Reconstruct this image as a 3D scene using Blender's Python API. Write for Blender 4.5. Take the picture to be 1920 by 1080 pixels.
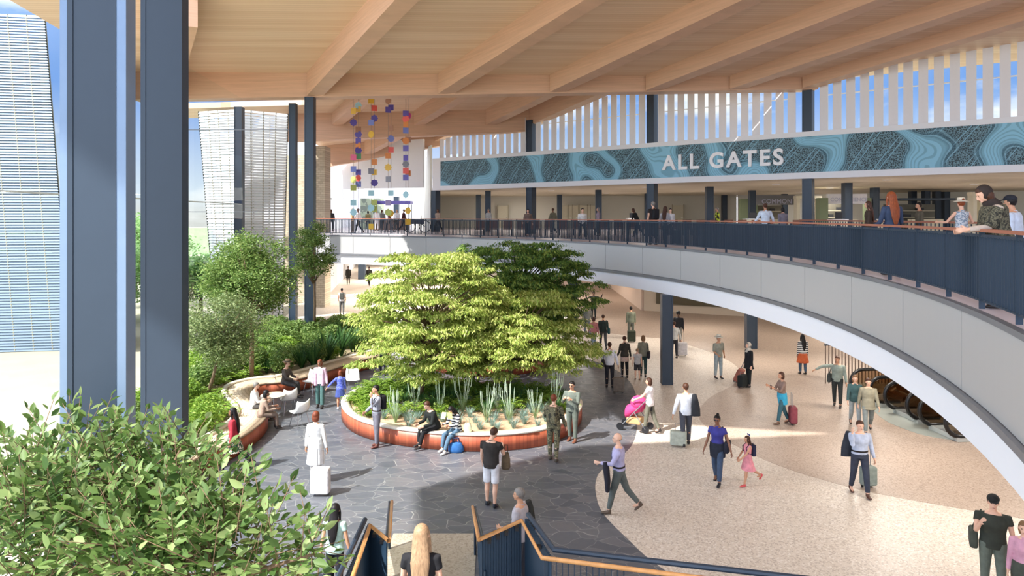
import bpy, bmesh, math, random
from mathutils import Vector, Matrix
R = math.radians
sin, cos, pi = math.sin, math.cos, math.pi
SC = bpy.context.scene
for o in list(bpy.data.objects): bpy.data.objects.remove(o)

# ------------------------------------------------------------------ camera
F = 1300.0          # focal length in pixels of the 1920 px frame
HY = 404.0          # horizon row
CZ = 6.6            # eye height over the ground floor
cam = bpy.data.cameras.new('camera')
camo = bpy.data.objects.new('camera', cam); SC.collection.objects.link(camo)
camo.location = (0, 0, CZ); camo.rotation_euler = (R(90), 0, 0)
cam.sensor_width = 36.0; cam.lens = F/1920*36
cam.shift_y = -(540-HY)/1920
cam.clip_start = 0.05; cam.clip_end = 600
SC.camera = camo

# ------------------------------------------------------------------ look
SC.view_settings.view_transform = 'Standard'
SC.view_settings.look = 'None'
SC.view_settings.exposure = 0.12
SC.view_settings.gamma = 1.0
try: SC.view_settings.use_curve_mapping = False
except Exception: pass

# ------------------------------------------------------------------ sky
W = bpy.data.worlds.new('sky'); SC.world = W; W.use_nodes = True
nt = W.node_tree; nt.nodes.clear()
def nn(t, **k):
    n = nt.nodes.new(t)
    for a, b in k.items(): setattr(n, a, b)
    return n
def mkramp(n, stops):
    cr = n.color_ramp
    while len(cr.elements) > 1: cr.elements.remove(cr.elements[-1])
    cr.elements[0].position = stops[0][0]; cr.elements[0].color = (*stops[0][1], 1)
    for p, c in stops[1:]:
        e = cr.elements.new(p); e.color = (*c, 1)
tc = nn('ShaderNodeTexCoord'); sp = nn('ShaderNodeSeparateXYZ')
nt.links.new(tc.outputs['Generated'], sp.inputs[0])
gr = nn('ShaderNodeValToRGB')
mkramp(gr, [(0.0, (.80, .80, .76)), (0.03, (.78, .88, .98)), (0.16, (.22, .42, .88)), (0.5, (.62, .70, .84))])
nt.links.new(sp.outputs['Z'], gr.inputs[0])
nz = nn('ShaderNodeTexNoise'); nz.inputs['Scale'].default_value = 5.0; nz.inputs['Detail'].default_value = 6
mp = nn('ShaderNodeMapping'); mp.inputs['Scale'].default_value = (1, 1, 2.6)
nt.links.new(tc.outputs['Generated'], mp.inputs[0]); nt.links.new(mp.outputs[0], nz.inputs[0])
cr = nn('ShaderNodeValToRGB'); mkramp(cr, [(0.50, (0, 0, 0)), (0.64, (1, 1, 1))])
nt.links.new(nz.outputs[0], cr.inputs[0])
mx = nn('ShaderNodeMix', data_type='RGBA'); mx.inputs['B'].default_value = (1.15, 1.15, 1.15, 1)
nt.links.new(cr.outputs[0], mx.inputs['Factor']); nt.links.new(gr.outputs[0], mx.inputs['A'])
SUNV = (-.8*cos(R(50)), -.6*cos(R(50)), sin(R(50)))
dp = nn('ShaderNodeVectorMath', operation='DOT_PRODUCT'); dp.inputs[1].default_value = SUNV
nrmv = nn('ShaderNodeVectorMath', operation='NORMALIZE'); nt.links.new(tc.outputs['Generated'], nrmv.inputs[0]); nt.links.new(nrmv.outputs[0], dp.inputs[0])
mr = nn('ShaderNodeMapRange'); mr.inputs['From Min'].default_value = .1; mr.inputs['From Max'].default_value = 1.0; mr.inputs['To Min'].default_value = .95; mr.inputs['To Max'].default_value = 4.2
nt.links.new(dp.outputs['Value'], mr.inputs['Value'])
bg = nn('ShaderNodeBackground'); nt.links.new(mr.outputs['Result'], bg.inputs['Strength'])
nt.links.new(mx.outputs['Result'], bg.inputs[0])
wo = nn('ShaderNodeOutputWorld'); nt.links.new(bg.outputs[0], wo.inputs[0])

# ------------------------------------------------------------------ sun (from the left, behind the viewer)
sl = bpy.data.lights.new('sun', 'SUN'); sl.energy = 9.0; sl.angle = R(0.8); sl.color = (1, .97, .93)
so = bpy.data.objects.new('sun', sl); SC.collection.objects.link(so)
EL = 50
sd = Vector((.8*cos(R(EL)), .6*cos(R(EL)), -sin(R(EL))))
so.rotation_euler = sd.to_track_quat('-Z', 'Y').to_euler()
so.location = (-20, -10, 30)

# ------------------------------------------------------------------ helpers
def link(o, parent=None):
    SC.collection.objects.link(o)
    if parent is not None: o.parent = parent
    return o
def P(px, py, z=0.0):
    Y = F*(CZ-z)/(py-HY); return Vector(((px-960)*Y/F, Y, z))
def XZ(px, py, Y): return Vector(((px-960)*Y/F, Y, CZ-(py-HY)*Y/F))
def tag(o, label, cat, group=None, kind=None):
    o['label'] = label; o['category'] = cat
    if group: o['group'] = group
    if kind: o['kind'] = kind
    return o
def empty(name, loc, rz=0.0):
    o = bpy.data.objects.new(name, None); link(o); o.location = loc; o.rotation_euler = (0, 0, rz)
    o.empty_display_size = .2
    return o
def thing(name, label, cat, loc=(0, 0, 0), rz=0.0, group=None):
    return tag(empty(name, loc, rz), label, cat, group)
def copy_tree(o, parent=None):
    c = o.copy(); SC.collection.objects.link(c); c.parent = parent
    for ch in list(o.children): copy_tree(ch, c)
    return c
class MB:
    def __init__(s): s.v = []; s.f = []; s.m = []
    def add(s, vs, fs, mi=0):
        n = len(s.v); s.v += [tuple(v) for v in vs]
        for f in fs: s.f.append(tuple(i+n for i in f)); s.m.append(mi)
        return s
    def box(s, c, d, rz=0.0, mi=0, rx=0.0, ry=0.0):
        M = Matrix.Translation(c) @ Matrix.Rotation(rz, 4, 'Z') @ Matrix.Rotation(rx, 4, 'X') @ Matrix.Rotation(ry, 4, 'Y')
        x, y, z = d[0]/2, d[1]/2, d[2]/2
        vs = [M @ Vector(p) for p in [(-x,-y,-z),(x,-y,-z),(x,y,-z),(-x,y,-z),(-x,-y,z),(x,-y,z),(x,y,z),(-x,y,z)]]
        return s.add(vs, [(0,3,2,1),(4,5,6,7),(0,1,5,4),(1,2,6,5),(2,3,7,6),(3,0,4,7)], mi)
    def prism(s, poly, z0, z1, mi=0):
        n = len(poly)
        a = sum(poly[i][0]*poly[(i+1) % n][1]-poly[(i+1) % n][0]*poly[i][1] for i in range(n))
        if a < 0: poly = poly[::-1]
        vs = [(p[0], p[1], z0) for p in poly]+[(p[0], p[1], z1) for p in poly]
        fs = [tuple(range(n-1, -1, -1)), tuple(range(n, 2*n))]+[(i, (i+1) % n, (i+1) % n+n, i+n) for i in range(n)]
        return s.add(vs, fs, mi)
    def beam(s, a, b, w, ha, hb=None, mi=0):
        """a,b: bottom centre points; vertical sides, width w, heights ha/hb"""
        if hb is None: hb = ha
        a = Vector(a); b = Vector(b); d = (b-a); n = Vector((-d.y, d.x, 0)).normalized()*(w/2)
        vs = [a-n, a+n, b+n, b-n, a-n+Vector((0,0,ha)), a+n+Vector((0,0,ha)), b+n+Vector((0,0,hb)), b-n+Vector((0,0,hb))]
        return s.add(vs, [(0,1,2,3),(7,6,5,4),(0,4,5,1),(1,5,6,2),(2,6,7,3),(3,7,4,0)], mi)
    def loft(s, rings, mi=0, cap=True, closed=True):
        k = len(rings[0]); vs = [p for r in rings for p in r]; fs = []
        for i in range(len(rings)-1):
            for j in range(k if closed else k-1):
                a, b = i*k+j, i*k+(j+1) % k
                fs.append((a, b, b+k, a+k))
        if cap and closed:
            fs.append(tuple(range(k-1, -1, -1))); n = (len(rings)-1)*k; fs.append(tuple(range(n, n+k)))
        return s.add(vs, fs, mi)
    def tube(s, pts, rad, seg=8, mi=0, sq=1.0, up=None, cap=True):
        """tapered round tube; rad: number or list; sq flattens along second axis"""
        pts = [Vector(p) for p in pts]; n = len(pts)
        if not isinstance(rad, (list, tuple)): rad = [rad]*n
        rings = []; pu = None
        for i in range(n):
            d = (pts[min(i+1, n-1)]-pts[max(i-1, 0)])
            if d.length < 1e-9: d = Vector((0, 0, 1))
            d.normalize()
            if pu is None:
                u = Vector(up) if up else (Vector((0, 1, 0)) if abs(d.z) > .7 else Vector((0, 0, 1)))
            else: u = pu
            u = (u-d*u.dot(d))
            if u.length < 1e-6: u = d.orthogonal()
            u.normalize(); pu = u; w = d.cross(u)
            r = rad[i]; rx, ry = (r if isinstance(r, tuple) else (r, r*sq))
            rings.append([pts[i]+w*(rx*cos(2*pi*j/seg))+u*(ry*sin(2*pi*j/seg)) for j in range(seg)])
        # ring direction: w x u ... keep outward normals (w,u,d right handed)
        return s.loft(rings, mi, cap)
    def ball(s, c, r, seg=10, rg=7, mi=0, M=None):
        c = Vector(c); r = r if isinstance(r, (tuple, list)) else (r, r, r)
        vs = [Vector((0, 0, -r[2]))]
        for i in range(1, rg):
            t = pi*i/rg-pi/2
            for j in range(seg):
                a = 2*pi*j/seg; vs.append(Vector((r[0]*cos(t)*cos(a), r[1]*cos(t)*sin(a), r[2]*sin(t))))
        vs.append(Vector((0, 0, r[2])))
        if M is not None: vs = [M @ v for v in vs]
        vs = [v+c for v in vs]; fs = []
        for j in range(seg): fs.append((0, 1+(j+1) % seg, 1+j))
        for i in range(rg-2):
            for j in range(seg):
                a = 1+i*seg+j; b = 1+i*seg+(j+1) % seg; fs.append((a, b, b+seg, a+seg))
        t = len(vs)-1; o = 1+(rg-2)*seg
        for j in range(seg): fs.append((o+j, o+(j+1) % seg, t))
        return s.add(vs, fs, mi)
    def lathe(s, c, prof, seg=20, mi=0):
        c = Vector(c); rings = [[c+Vector((r*cos(2*pi*j/seg), r*sin(2*pi*j/seg), z)) for j in range(seg)] for r, z in prof]
        return s.loft(rings, mi)
    def build(s, name, mats, parent=None, smooth=False):
        me = bpy.data.meshes.new(name); me.from_pydata([tuple(v) for v in s.v], [], s.f)
        if not isinstance(mats, (list, tuple)): mats = [mats]
        for m in mats: me.materials.append(m)
        if len(mats) > 1: me.polygons.foreach_set('material_index', s.m)
        if smooth: me.polygons.foreach_set('use_smooth', [True]*len(me.polygons))
        me.update()
        return link(bpy.data.objects.new(name, me), parent)
def fixn(o):
    bm = bmesh.new(); bm.from_mesh(o.data); bmesh.ops.recalc_face_normals(bm, faces=bm.faces); bm.to_mesh(o.data); bm.free(); return o
def bevel(o, w, seg=2):
    m = o.modifiers.new('bevel', 'BEVEL'); m.width = w; m.segments = seg; m.limit_method = 'ANGLE'; m.angle_limit = R(40); return o
def struct(name, mb, mat, parent=None, smooth=False):
    o = mb.build(name, mat, parent, smooth)
    if parent is None: o['kind'] = 'structure'
    return o
def catmull(pts, n=8, closed=False):
    pts = [Vector((p[0], p[1], p[2] if len(p) > 2 else 0)) for p in pts]; out = []; N = len(pts)
    rng = range(N) if closed else range(N-1)
    for i in rng:
        if closed: p0, p1, p2, p3 = pts[i-1], pts[i], pts[(i+1) % N], pts[(i+2) % N]
        else: p0, p1, p2, p3 = pts[max(i-1, 0)], pts[i], pts[i+1], pts[min(i+2, N-1)]
        for k in range(n):
            t = k/n
            out.append(.5*((2*p1)+(p2-p0)*t+(2*p0-5*p1+4*p2-p3)*t*t+(3*p1-p0-3*p2+p3)*t**3))
    if not closed: out.append(pts[-1])
    return out

# ------------------------------------------------------------------ materials
def srgb(r, g, b):
    f = lambda c: (c/255/12.92 if c/255 <= .04045 else ((c/255+.055)/1.055)**2.4)
    return (f(r), f(g), f(b))
_mc = {}
class NT:
    def __init__(s, name):
        s.mat = bpy.data.materials.new(name); s.mat.use_nodes = True; s.t = s.mat.node_tree; s.t.nodes.clear()
        s.out = s.n('ShaderNodeOutputMaterial'); s.b = s.n('ShaderNodeBsdfPrincipled'); s.l(s.b.outputs[0], s.out.inputs[0])
    def n(s, t, **k):
        x = s.t.nodes.new(t)
        for a, b in k.items(): setattr(x, a, b)
        return x
    def l(s, a, b): s.t.links.new(a, b)
    def coord(s, scale=(1, 1, 1), kind='Object', rot=(0, 0, 0)):
        c = s.n('ShaderNodeTexCoord'); m = s.n('ShaderNodeMapping'); m.inputs['Scale'].default_value = scale; m.inputs['Rotation'].default_value = rot
        s.l(c.outputs[kind], m.inputs[0]); return m.outputs[0]
    def noise(s, vec, sc, det=4, rough=.5):
        x = s.n('ShaderNodeTexNoise'); x.inputs['Scale'].default_value = sc; x.inputs['Detail'].default_value = det; x.inputs['Roughness'].default_value = rough
        s.l(vec, x.inputs['Vector']); return x.outputs[0]
    def ramp(s, fac, stops, const=False):
        x = s.n('ShaderNodeValToRGB'); mkramp(x, stops)
        if const: x.color_ramp.interpolation = 'CONSTANT'
        s.l(fac, x.inputs[0]); return x.outputs[0]
    def mix(s, fac, a, b, mode='MIX'):
        x = s.n('ShaderNodeMix', data_type='RGBA', blend_type=mode)
        for v, i in ((fac, 'Factor'), (a, 'A'), (b, 'B')):
            if hasattr(v, 'is_linked'): s.l(v, x.inputs[i])
            else: x.inputs[i].default_value = v if i == 'Factor' else (*v, 1)
        return x.outputs['Result']
    def math(s, op, a, b=0.0):
        x = s.n('ShaderNodeMath', operation=op)
        for v, i in ((a, 0), (b, 1)):
            if hasattr(v, 'is_linked'): s.l(v, x.inputs[i])
            else: x.inputs[i].default_value = v
        return x.outputs[0]
    def set(s, col=None, rough=None, metal=None, spec=None, bump=None, bs=.1, bd=.01):
        for v, i in ((col, 'Base Color'), (rough, 'Roughness'), (metal, 'Metallic'), (spec, 'Specular IOR Level')):
            if v is None: continue
            if hasattr(v, 'is_linked'): s.l(v, s.b.inputs[i])
            else: s.b.inputs[i].default_value = (*v, 1) if i == 'Base Color' else v
        if bump is not None:
            x = s.n('ShaderNodeBump'); x.inputs['Strength'].default_value = bs; x.inputs['Distance'].default_value = bd
            s.l(bump, x.inputs['Height']); s.l(x.outputs[0], s.b.inputs['Normal'])
        return s.mat
def plain(name, rgb, rough=.6, metal=0.0, var=.08, sc=6.0):
    k = (name, rgb, rough)
    if k in _mc: return _mc[k]
    t = NT(name); c = srgb(*rgb); v = t.coord()
    a = tuple(x*(1-var) for x in c); b = tuple(min(1, x*(1+var)) for x in c)
    m = t.set(t.mix(t.noise(v, sc, 3), a, b), rough, metal); _mc[k] = m; return m
def cloth(rgb):
    k = ('cloth', rgb)
    if k in _mc: return _mc[k]
    t = NT('cloth'); g_ = sum(rgb)/3; c = srgb(*[x*.82+g_*.18+4 for x in rgb]); v = t.coord()
    n = t.noise(v, 9, 3)
    col = t.mix(t.ramp(n, [(.3, (0,)*3), (.7, (1,)*3)]), tuple(x*.82 for x in c), tuple(min(1, x*1.12) for x in c))
    m = t.set(col, .85, spec=.25, bump=n, bs=.5, bd=.02); _mc[k] = m; return m
def wood(name, rgb, axis_scale, rough=.5, var=.12, sc=3.0, boards=None):
    t = NT(name); c = srgb(*rgb); v = t.coord(axis_scale)
    n = t.noise(v, sc, 6, .6)
    col = t.mix(t.ramp(n, [(.3, (0,)*3), (.72, (1,)*3)]), tuple(x*(1-var) for x in c), tuple(min(1, x*(1+var)) for x in c))
    return t.set(col, rough, spec=.3)
def leafmat(name, c1, c2, c3=None, trans=.35):
    t = NT(name); g = t.n('ShaderNodeNewGeometry')
    st = [(0, srgb(*c1)), (.6, srgb(*c2))]
    if c3: st.append((1, srgb(*c3)))
    col = t.ramp(g.outputs['Random Per Island'], st)
    t.set(col, .5, spec=.3)
    tr = t.n('ShaderNodeBsdfTranslucent'); t.l(col, tr.inputs[0]); mx = t.n('ShaderNodeMixShader'); mx.inputs[0].default_value = trans
    t.l(t.b.outputs[0], mx.inputs[1]); t.l(tr.outputs[0], mx.inputs[2]); t.l(mx.outputs[0], t.out.inputs[0]); return t.mat

M = {}
M['steel'] = plain('dark_blue_steel', (48, 61, 76), .42, .15, .05)
M['steel_dark'] = plain('dark_blue_rail_steel', (50, 66, 82), .45, .1, .05)
M['white'] = plain('white_paint', (236, 236, 238), .5, 0, .02)
M['offwhite'] = plain('warm_white_wall', (226, 224, 212), .7, 0, .03, 1.0)
M['fascia'] = plain('pale_grey_metal_panel', (186, 186, 184), .35, .1, .02, .4)
M['seam'] = plain('grey_joint', (120, 124, 128), .5)
M['ledge'] = plain('grey_ledge_metal', (130, 132, 136), .4, .3)
M['black'] = plain('black_plastic', (22, 22, 26), .45)
M['rubber'] = plain('black_rubber', (16, 14, 14), .35)
M['chrome'] = plain('brushed_metal', (190, 192, 194), .25, .9)
M['wood_beam'] = wood('glulam_timber', (212, 172, 144), (.25, .25, 6), .55, .10, 2.0)
M['rail_wood'] = wood('oak_handrail', (214, 156, 98), (3, 3, 3), .35, .15, 3)
M['soil'] = plain('pale_mulch', (196, 160, 128), .95, 0, .35, 18)
M['bark'] = wood('grey_brown_bark', (120, 98, 76), (8, 8, 1.2), .9, .3, 4)
M['bark_dark'] = wood('dark_bark', (74, 60, 52), (8, 8, 1.2), .9, .3, 4)
def m_ceiling():
    t = NT('timber_board_ceiling'); v = t.coord((1, 1, 1))
    c = t.n('ShaderNodeTexCoord'); s = t.n('ShaderNodeSeparateXYZ'); t.l(c.outputs['Object'], s.inputs[0])
    row = t.math('FLOOR', t.math('MULTIPLY', s.outputs['Y'], 5.0))
    wn = t.n('ShaderNodeTexWhiteNoise', noise_dimensions='1D'); t.l(row, wn.inputs['W'])
    fr = t.math('FRACT', t.math('MULTIPLY', s.outputs['Y'], 5.0))
    gap = t.math('LESS_THAN', fr, .12)
    base = t.mix(wn.outputs['Value'], srgb(224, 190, 160), srgb(236, 208, 182))
    n = t.noise(t.coord((.3, 6, 1)), 3, 5)
    base = t.mix(t.math('MULTIPLY', n, .35), base, srgb(208, 172, 136))
    return t.set(t.mix(t.math('MULTIPLY', gap, .45), base, srgb(180, 146, 112)), .6, spec=.25)
M['ceiling'] = m_ceiling()
def m_slate():
    t = NT('slate_crazy_paving'); v = t.coord((1, 1, 1))
    nzv = t.n('ShaderNodeTexNoise'); nzv.inputs['Scale'].default_value = 1.3; t.l(v, nzv.inputs['Vector'])
    add = t.n('ShaderNodeVectorMath', operation='SCALE'); add.inputs['Scale'].default_value = .5; t.l(nzv.outputs['Color'], add.inputs[0])
    ad = t.n('ShaderNodeVectorMath', operation='ADD'); t.l(v, ad.inputs[0]); t.l(add.outputs[0], ad.inputs[1])
    mp2 = t.n('ShaderNodeMapping'); mp2.inputs['Scale'].default_value = (.8, 1.3, .02); t.l(ad.outputs[0], mp2.inputs[0])
    vo = t.n('ShaderNodeTexVoronoi', feature='DISTANCE_TO_EDGE'); vo.inputs['Scale'].default_value = 2.5; t.l(mp2.outputs[0], vo.inputs['Vector'])
    vc = t.n('ShaderNodeTexVoronoi', feature='F1'); vc.inputs['Scale'].default_value = 2.5; t.l(mp2.outputs[0], vc.inputs['Vector'])
    sepc = t.n('ShaderNodeSeparateColor'); t.l(vc.outputs['Color'], sepc.inputs[0])
    stone = t.ramp(sepc.outputs[0], [(0, srgb(70, 74, 82)), (.5, srgb(86, 89, 96)), (1, srgb(100, 99, 102))])
    n = t.noise(v, 3.5, 6, .65)
    stone = t.mix(t.math('MULTIPLY', n, .5), stone, srgb(112, 112, 116))
    edge = t.ramp(vo.outputs['Distance'], [(.003, (1,)*3), (.013, (0,)*3)])
    col = t.mix(t.math('MULTIPLY', edge, .75), stone, srgb(164, 162, 156))
    return t.set(col, t.ramp(n, [(.3, (.28,)*3), (.7, (.5,)*3)]), bump=n, bs=.12, bd=.02)
M['slate'] = m_slate()
def m_terrazzo(name, c, c2, c3, rough=.42):
    t = NT(name); v = t.coord((1, 1, 1))
    vo = t.n('ShaderNodeTexVoronoi', feature='F1'); vo.inputs['Scale'].default_value = 34; t.l(v, vo.inputs['Vector'])
    sepc = t.n('ShaderNodeSeparateColor'); t.l(vo.outputs['Color'], sepc.inputs[0])
    col = t.ramp(sepc.outputs[0], [(0, srgb(*c3)), (.22, srgb(*c)), (.75, srgb(*c)), (.85, srgb(*c2))], const=True)
    n = t.noise(v, .35, 3)
    col = t.mix(t.math('MULTIPLY', n, .25), col, tuple(x*.75 for x in srgb(*c)))
    return t.set(col, rough, spec=.45)
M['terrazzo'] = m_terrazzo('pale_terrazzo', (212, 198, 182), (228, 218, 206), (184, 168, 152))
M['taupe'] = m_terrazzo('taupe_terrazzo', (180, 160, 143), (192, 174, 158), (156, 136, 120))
M['pad'] = m_terrazzo('beige_stone', (172, 160, 142), (182, 170, 154), (150, 138, 120), .5)
def m_red():
    t = NT('red_timber_cladding'); c = t.n('ShaderNodeUVMap') if False else t.n('ShaderNodeTexCoord')
    s = t.n('ShaderNodeSeparateXYZ'); t.l(c.outputs['UV'], s.inputs[0])
    sc = t.math('MULTIPLY', s.outputs['X'], 9.0); row = t.math('FLOOR', sc)
    wn = t.n('ShaderNodeTexWhiteNoise', noise_dimensions='1D'); t.l(row, wn.inputs['W'])
    gap = t.math('LESS_THAN', t.math('FRACT', sc), .1)
    col = t.mix(wn.outputs['Value'], srgb(158, 78, 52), srgb(184, 98, 66))
    return t.set(t.mix(t.math('MULTIPLY', gap, .5), col, srgb(96, 44, 30)), .45)
M['red'] = m_red()
M['rim'] = plain('cream_stone_coping', (228, 216, 196), .6, 0, .05)
def m_bench():
    t = NT('weathered_bench_slats'); c = t.n('ShaderNodeTexCoord'); s = t.n('ShaderNodeSeparateXYZ'); t.l(c.outputs['UV'], s.inputs[0])
    sc = t.math('MULTIPLY', s.outputs['Y'], 7.0); gap = t.math('LESS_THAN', t.math('FRACT', sc), .12)
    n = t.noise(t.coord((2, 2, 2)), 4, 5)
    col = t.mix(n, srgb(196, 168, 138), srgb(222, 200, 172))
    return t.set(t.mix(t.math('MULTIPLY', gap, .6), col, srgb(120, 92, 68)), .6)
M['bench'] = m_bench()
def m_glass(name='clear_glass', tint=(.93, .98, .98), refl=.06):
    t = NT(name); tr = t.n('ShaderNodeBsdfTransparent'); tr.inputs[0].default_value = (*tint, 1)
    gl = t.n('ShaderNodeBsdfGlossy'); gl.inputs['Roughness'].default_value = .02
    fr = t.n('ShaderNodeFresnel'); fr.inputs[0].default_value = 1.45
    mx = t.n('ShaderNodeMixShader'); t.l(t.math('MULTIPLY', fr.outputs[0], refl*6), mx.inputs[0]); t.l(tr.outputs[0], mx.inputs[1]); t.l(gl.outputs[0], mx.inputs[2])
    t.l(mx.outputs[0], t.out.inputs[0]); return t.mat
M['glass'] = m_glass()
M['stair_glass'] = m_glass('greenish_glass', (.86, .95, .92), .12)
M['bronze_glass'] = m_glass('bronze_tinted_glass', (.66, .56, .46), .08)
def m_stone():
    t = NT('limestone_blocks'); v = t.coord((1, 1, 1), rot=(R(90), 0, 0))
    b = t.n('ShaderNodeTexBrick'); t.l(v, b.inputs['Vector']); b.inputs['Color1'].default_value = (*srgb(206, 192, 168), 1); b.inputs['Color2'].default_value = (*srgb(180, 166, 144), 1)
    b.inputs['Mortar'].default_value = (*srgb(150, 138, 120), 1); b.inputs['Scale'].default_value = 1.6; b.inputs['Mortar Size'].default_value = .015
    return t.set(b.outputs[0], .85)
M['stone'] = m_stone()
def emis(name, rgb, s):
    t = NT(name); e = t.n('ShaderNodeEmission'); e.inputs[0].default_value = (*srgb(*rgb), 1); e.inputs[1].default_value = s
    t.l(e.outputs[0], t.out.inputs[0]); return t.mat
def m_mural():
    t = NT('printed_contour_map'); c = t.n('ShaderNodeTexCoord'); v = t.n('ShaderNodeMapping'); t.l(c.outputs['UV'], v.inputs[0]); v = v.outputs[0]
    big = t.noise(v, .22, 1.5, .4)
    rv = t.ramp(big, [(.44, (0,)*3), (.455, (1,)*3), (.50, (1,)*3), (.515, (0,)*3)])
    halo = t.ramp(big, [(.42, (0,)*3), (.44, (1,)*3), (.515, (1,)*3), (.535, (0,)*3)])
    cont = t.math('FRACT', t.math('MULTIPLY', big, 90.0))
    lines = t.ramp(cont, [(.0, (1,)*3), (.3, (1,)*3), (.4, (0,)*3)])
    vo = t.n('ShaderNodeTexVoronoi', feature='DISTANCE_TO_EDGE'); vo.inputs['Scale'].default_value = 11.0; t.l(v, vo.inputs['Vector'])
    cells = t.ramp(vo.outputs['Distance'], [(.06, (0,)*3), (.14, (1,)*3)])
    dark = t.mix(cells, srgb(112, 150, 162), srgb(28, 50, 56))
    wv = t.n('ShaderNodeTexWave'); wv.inputs['Scale'].default_value = .55; wv.inputs['Distortion'].default_value = 3; wv.inputs['Detail'].default_value = 2; wv.inputs['Detail Scale'].default_value = .5
    m3 = t.n('ShaderNodeMapping'); m3.inputs['Rotation'].default_value = (0, 0, R(38)); m3.inputs['Scale'].default_value = (.6, .6, .6); t.l(c.outputs['UV'], m3.inputs[0]); t.l(m3.outputs[0], wv.inputs[0])
    w2 = t.math('FRACT', t.math('MULTIPLY', wv.outputs[1], 7.0))
    streak = t.math('MULTIPLY', t.ramp(wv.outputs[1], [(.78, (0,)*3), (.84, (1,)*3)]), t.ramp(w2, [(.35, (1,)*3), (.5, (0,)*3)]))
    col = t.mix(streak, dark, srgb(136, 186, 208))
    col = t.mix(t.math('MULTIPLY', halo, .8), col, t.mix(lines, srgb(44, 92, 110), srgb(132, 184, 204)))
    col = t.mix(rv, col, t.mix(t.math('MULTIPLY', lines, .35), srgb(140, 198, 220), srgb(50, 96, 112)))
    return t.set(col, .5)
M['mural'] = m_mural()
def m_soffit():
    t = NT('pale_timber_soffit'); n = t.noise(t.coord((.25, 5, 1), rot=(0, 0, R(-6))), 1.2, 5)
    return t.set(t.mix(t.ramp(n, [(.35, (0,)*3), (.65, (1,)*3)]), srgb(196, 182, 150), srgb(222, 210, 182)), .6)
M['soffit'] = m_soffit()
# ================================================================== FLOORS
CX, CY, RR = -20.4, 18.1, 28.0       # centre and radius of the curved gallery edge
MZ = 5.35                            # gallery floor level
def arc(r, a0, a1, n, z=None):
    out = []
    for i in range(n+1):
        a = R(a0+(a1-a0)*i/n); p = (CX+r*cos(a), CY+r*sin(a))
        out.append(p if z is None else (*p, z))
    return out
mb = MB(); mb.prism([(-10.3, -4), (45, -4), (45, 115), (-24, 115), (-14.8, 45), (-14, 37)], -.3, 0)
struct('floor', mb, M['terrazzo'])
mb = MB(); mb.prism([(-90, -20), (-10.3, -20), (-10.3, -4), (-14, 37), (-14.8, 45), (-24, 115), (-90, 200)], -.35, -.02)
struct('ground', mb, plain('pale_outdoor_paving', (158, 150, 130), .9, 0, .15, .6))
# slate zone
sl_px = [(1420, 1180), (1237, 1063), (1178, 1012), (1130, 962), (1117, 925), (1118, 898), (1130, 880), (1165, 855), (1188, 828), (1196, 785), (1193, 743), (1180, 715), (1152, 692), (1113, 677), (1063, 663), (1000, 655), (930, 648)]
edge = [P(*p) for p in sl_px]
edge = catmull(edge, 6)
poly = [(p.x, p.y) for p in edge]+[(-6, 38.5), (-10.3, 36), (-8.75, 28), (-8.4, 22), (-8.9, 4), (3.2, 4)]
mb = MB(); mb.prism(poly, 0.0, .006); struct('floor_slate', mb, M['slate'])
# taupe zone
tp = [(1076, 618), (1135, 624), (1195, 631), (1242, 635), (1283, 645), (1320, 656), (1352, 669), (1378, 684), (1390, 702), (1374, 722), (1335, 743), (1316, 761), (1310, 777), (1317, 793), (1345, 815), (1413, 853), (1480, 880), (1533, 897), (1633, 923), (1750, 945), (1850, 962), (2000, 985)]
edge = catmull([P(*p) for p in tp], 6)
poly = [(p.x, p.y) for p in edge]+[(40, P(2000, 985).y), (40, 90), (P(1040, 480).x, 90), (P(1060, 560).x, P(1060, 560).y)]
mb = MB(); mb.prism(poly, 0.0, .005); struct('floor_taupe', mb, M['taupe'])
mb = MB(); mb.prism([(-2.6, 9.6), (-.62, 9.6), (-.72, 14.35), (-2.45, 14.35)], .006, .02); struct('floor_stair_pad', mb, M['pad'])
# metal landing plate before the escalators
lp = catmull([P(x, y) for x, y in [(1612, 735), (1650, 782), (1705, 808), (1750, 820), (1800, 826), (1850, 828)]], 5)
mb = MB(); mb.prism([(p.x, p.y) for p in lp]+[(18, lp[-1].y), (18, P(1600, 720).y+.6), P(1600, 718)[:2]], .005, .012)
struct('floor_escalator_plate', mb, plain('grey_green_metal_floor', (166, 172, 164), .4, .2, .05))

# ================================================================== GALLERY SLAB
mb = MB()
A0, A1 = -29, 76
inner = arc(RR+.02, A0, A1, 84); outer = [(-24, 115), (45, 115), (45, 3)]
mb.prism(inner+outer, 4.05, MZ); struct('floor_gallery', mb, plain('pink_grey_gallery_floor', (206, 196, 200), .4, 0, .04, .8))
mb = MB(); mb.prism(arc(RR+.5, A0, A1, 84)+outer, 3.5, 4.05)
struct('ceiling_under_gallery', mb, M['white'])
# white lower band, flared
mb = MB(); n = 84
for (r0, z0, r1, z1) in ((RR+.0, 4.08, RR+.03, 3.5), (RR+.03, 3.5, RR+.6, 3.49)):
    a = arc(r0, A0, A1, n, z0); b = arc(r1, A0, A1, n, z1)
    mb.add(a+b, [(i, i+1, i+n+2, i+n+1) for i in range(n)])
o = struct('trim_1', mb, plain('white_band', (244, 244, 246), .7, 0, .01))
m_ = o.modifiers.new('s', 'SOLIDIFY'); m_.thickness = .04; m_.offset = -1
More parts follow.
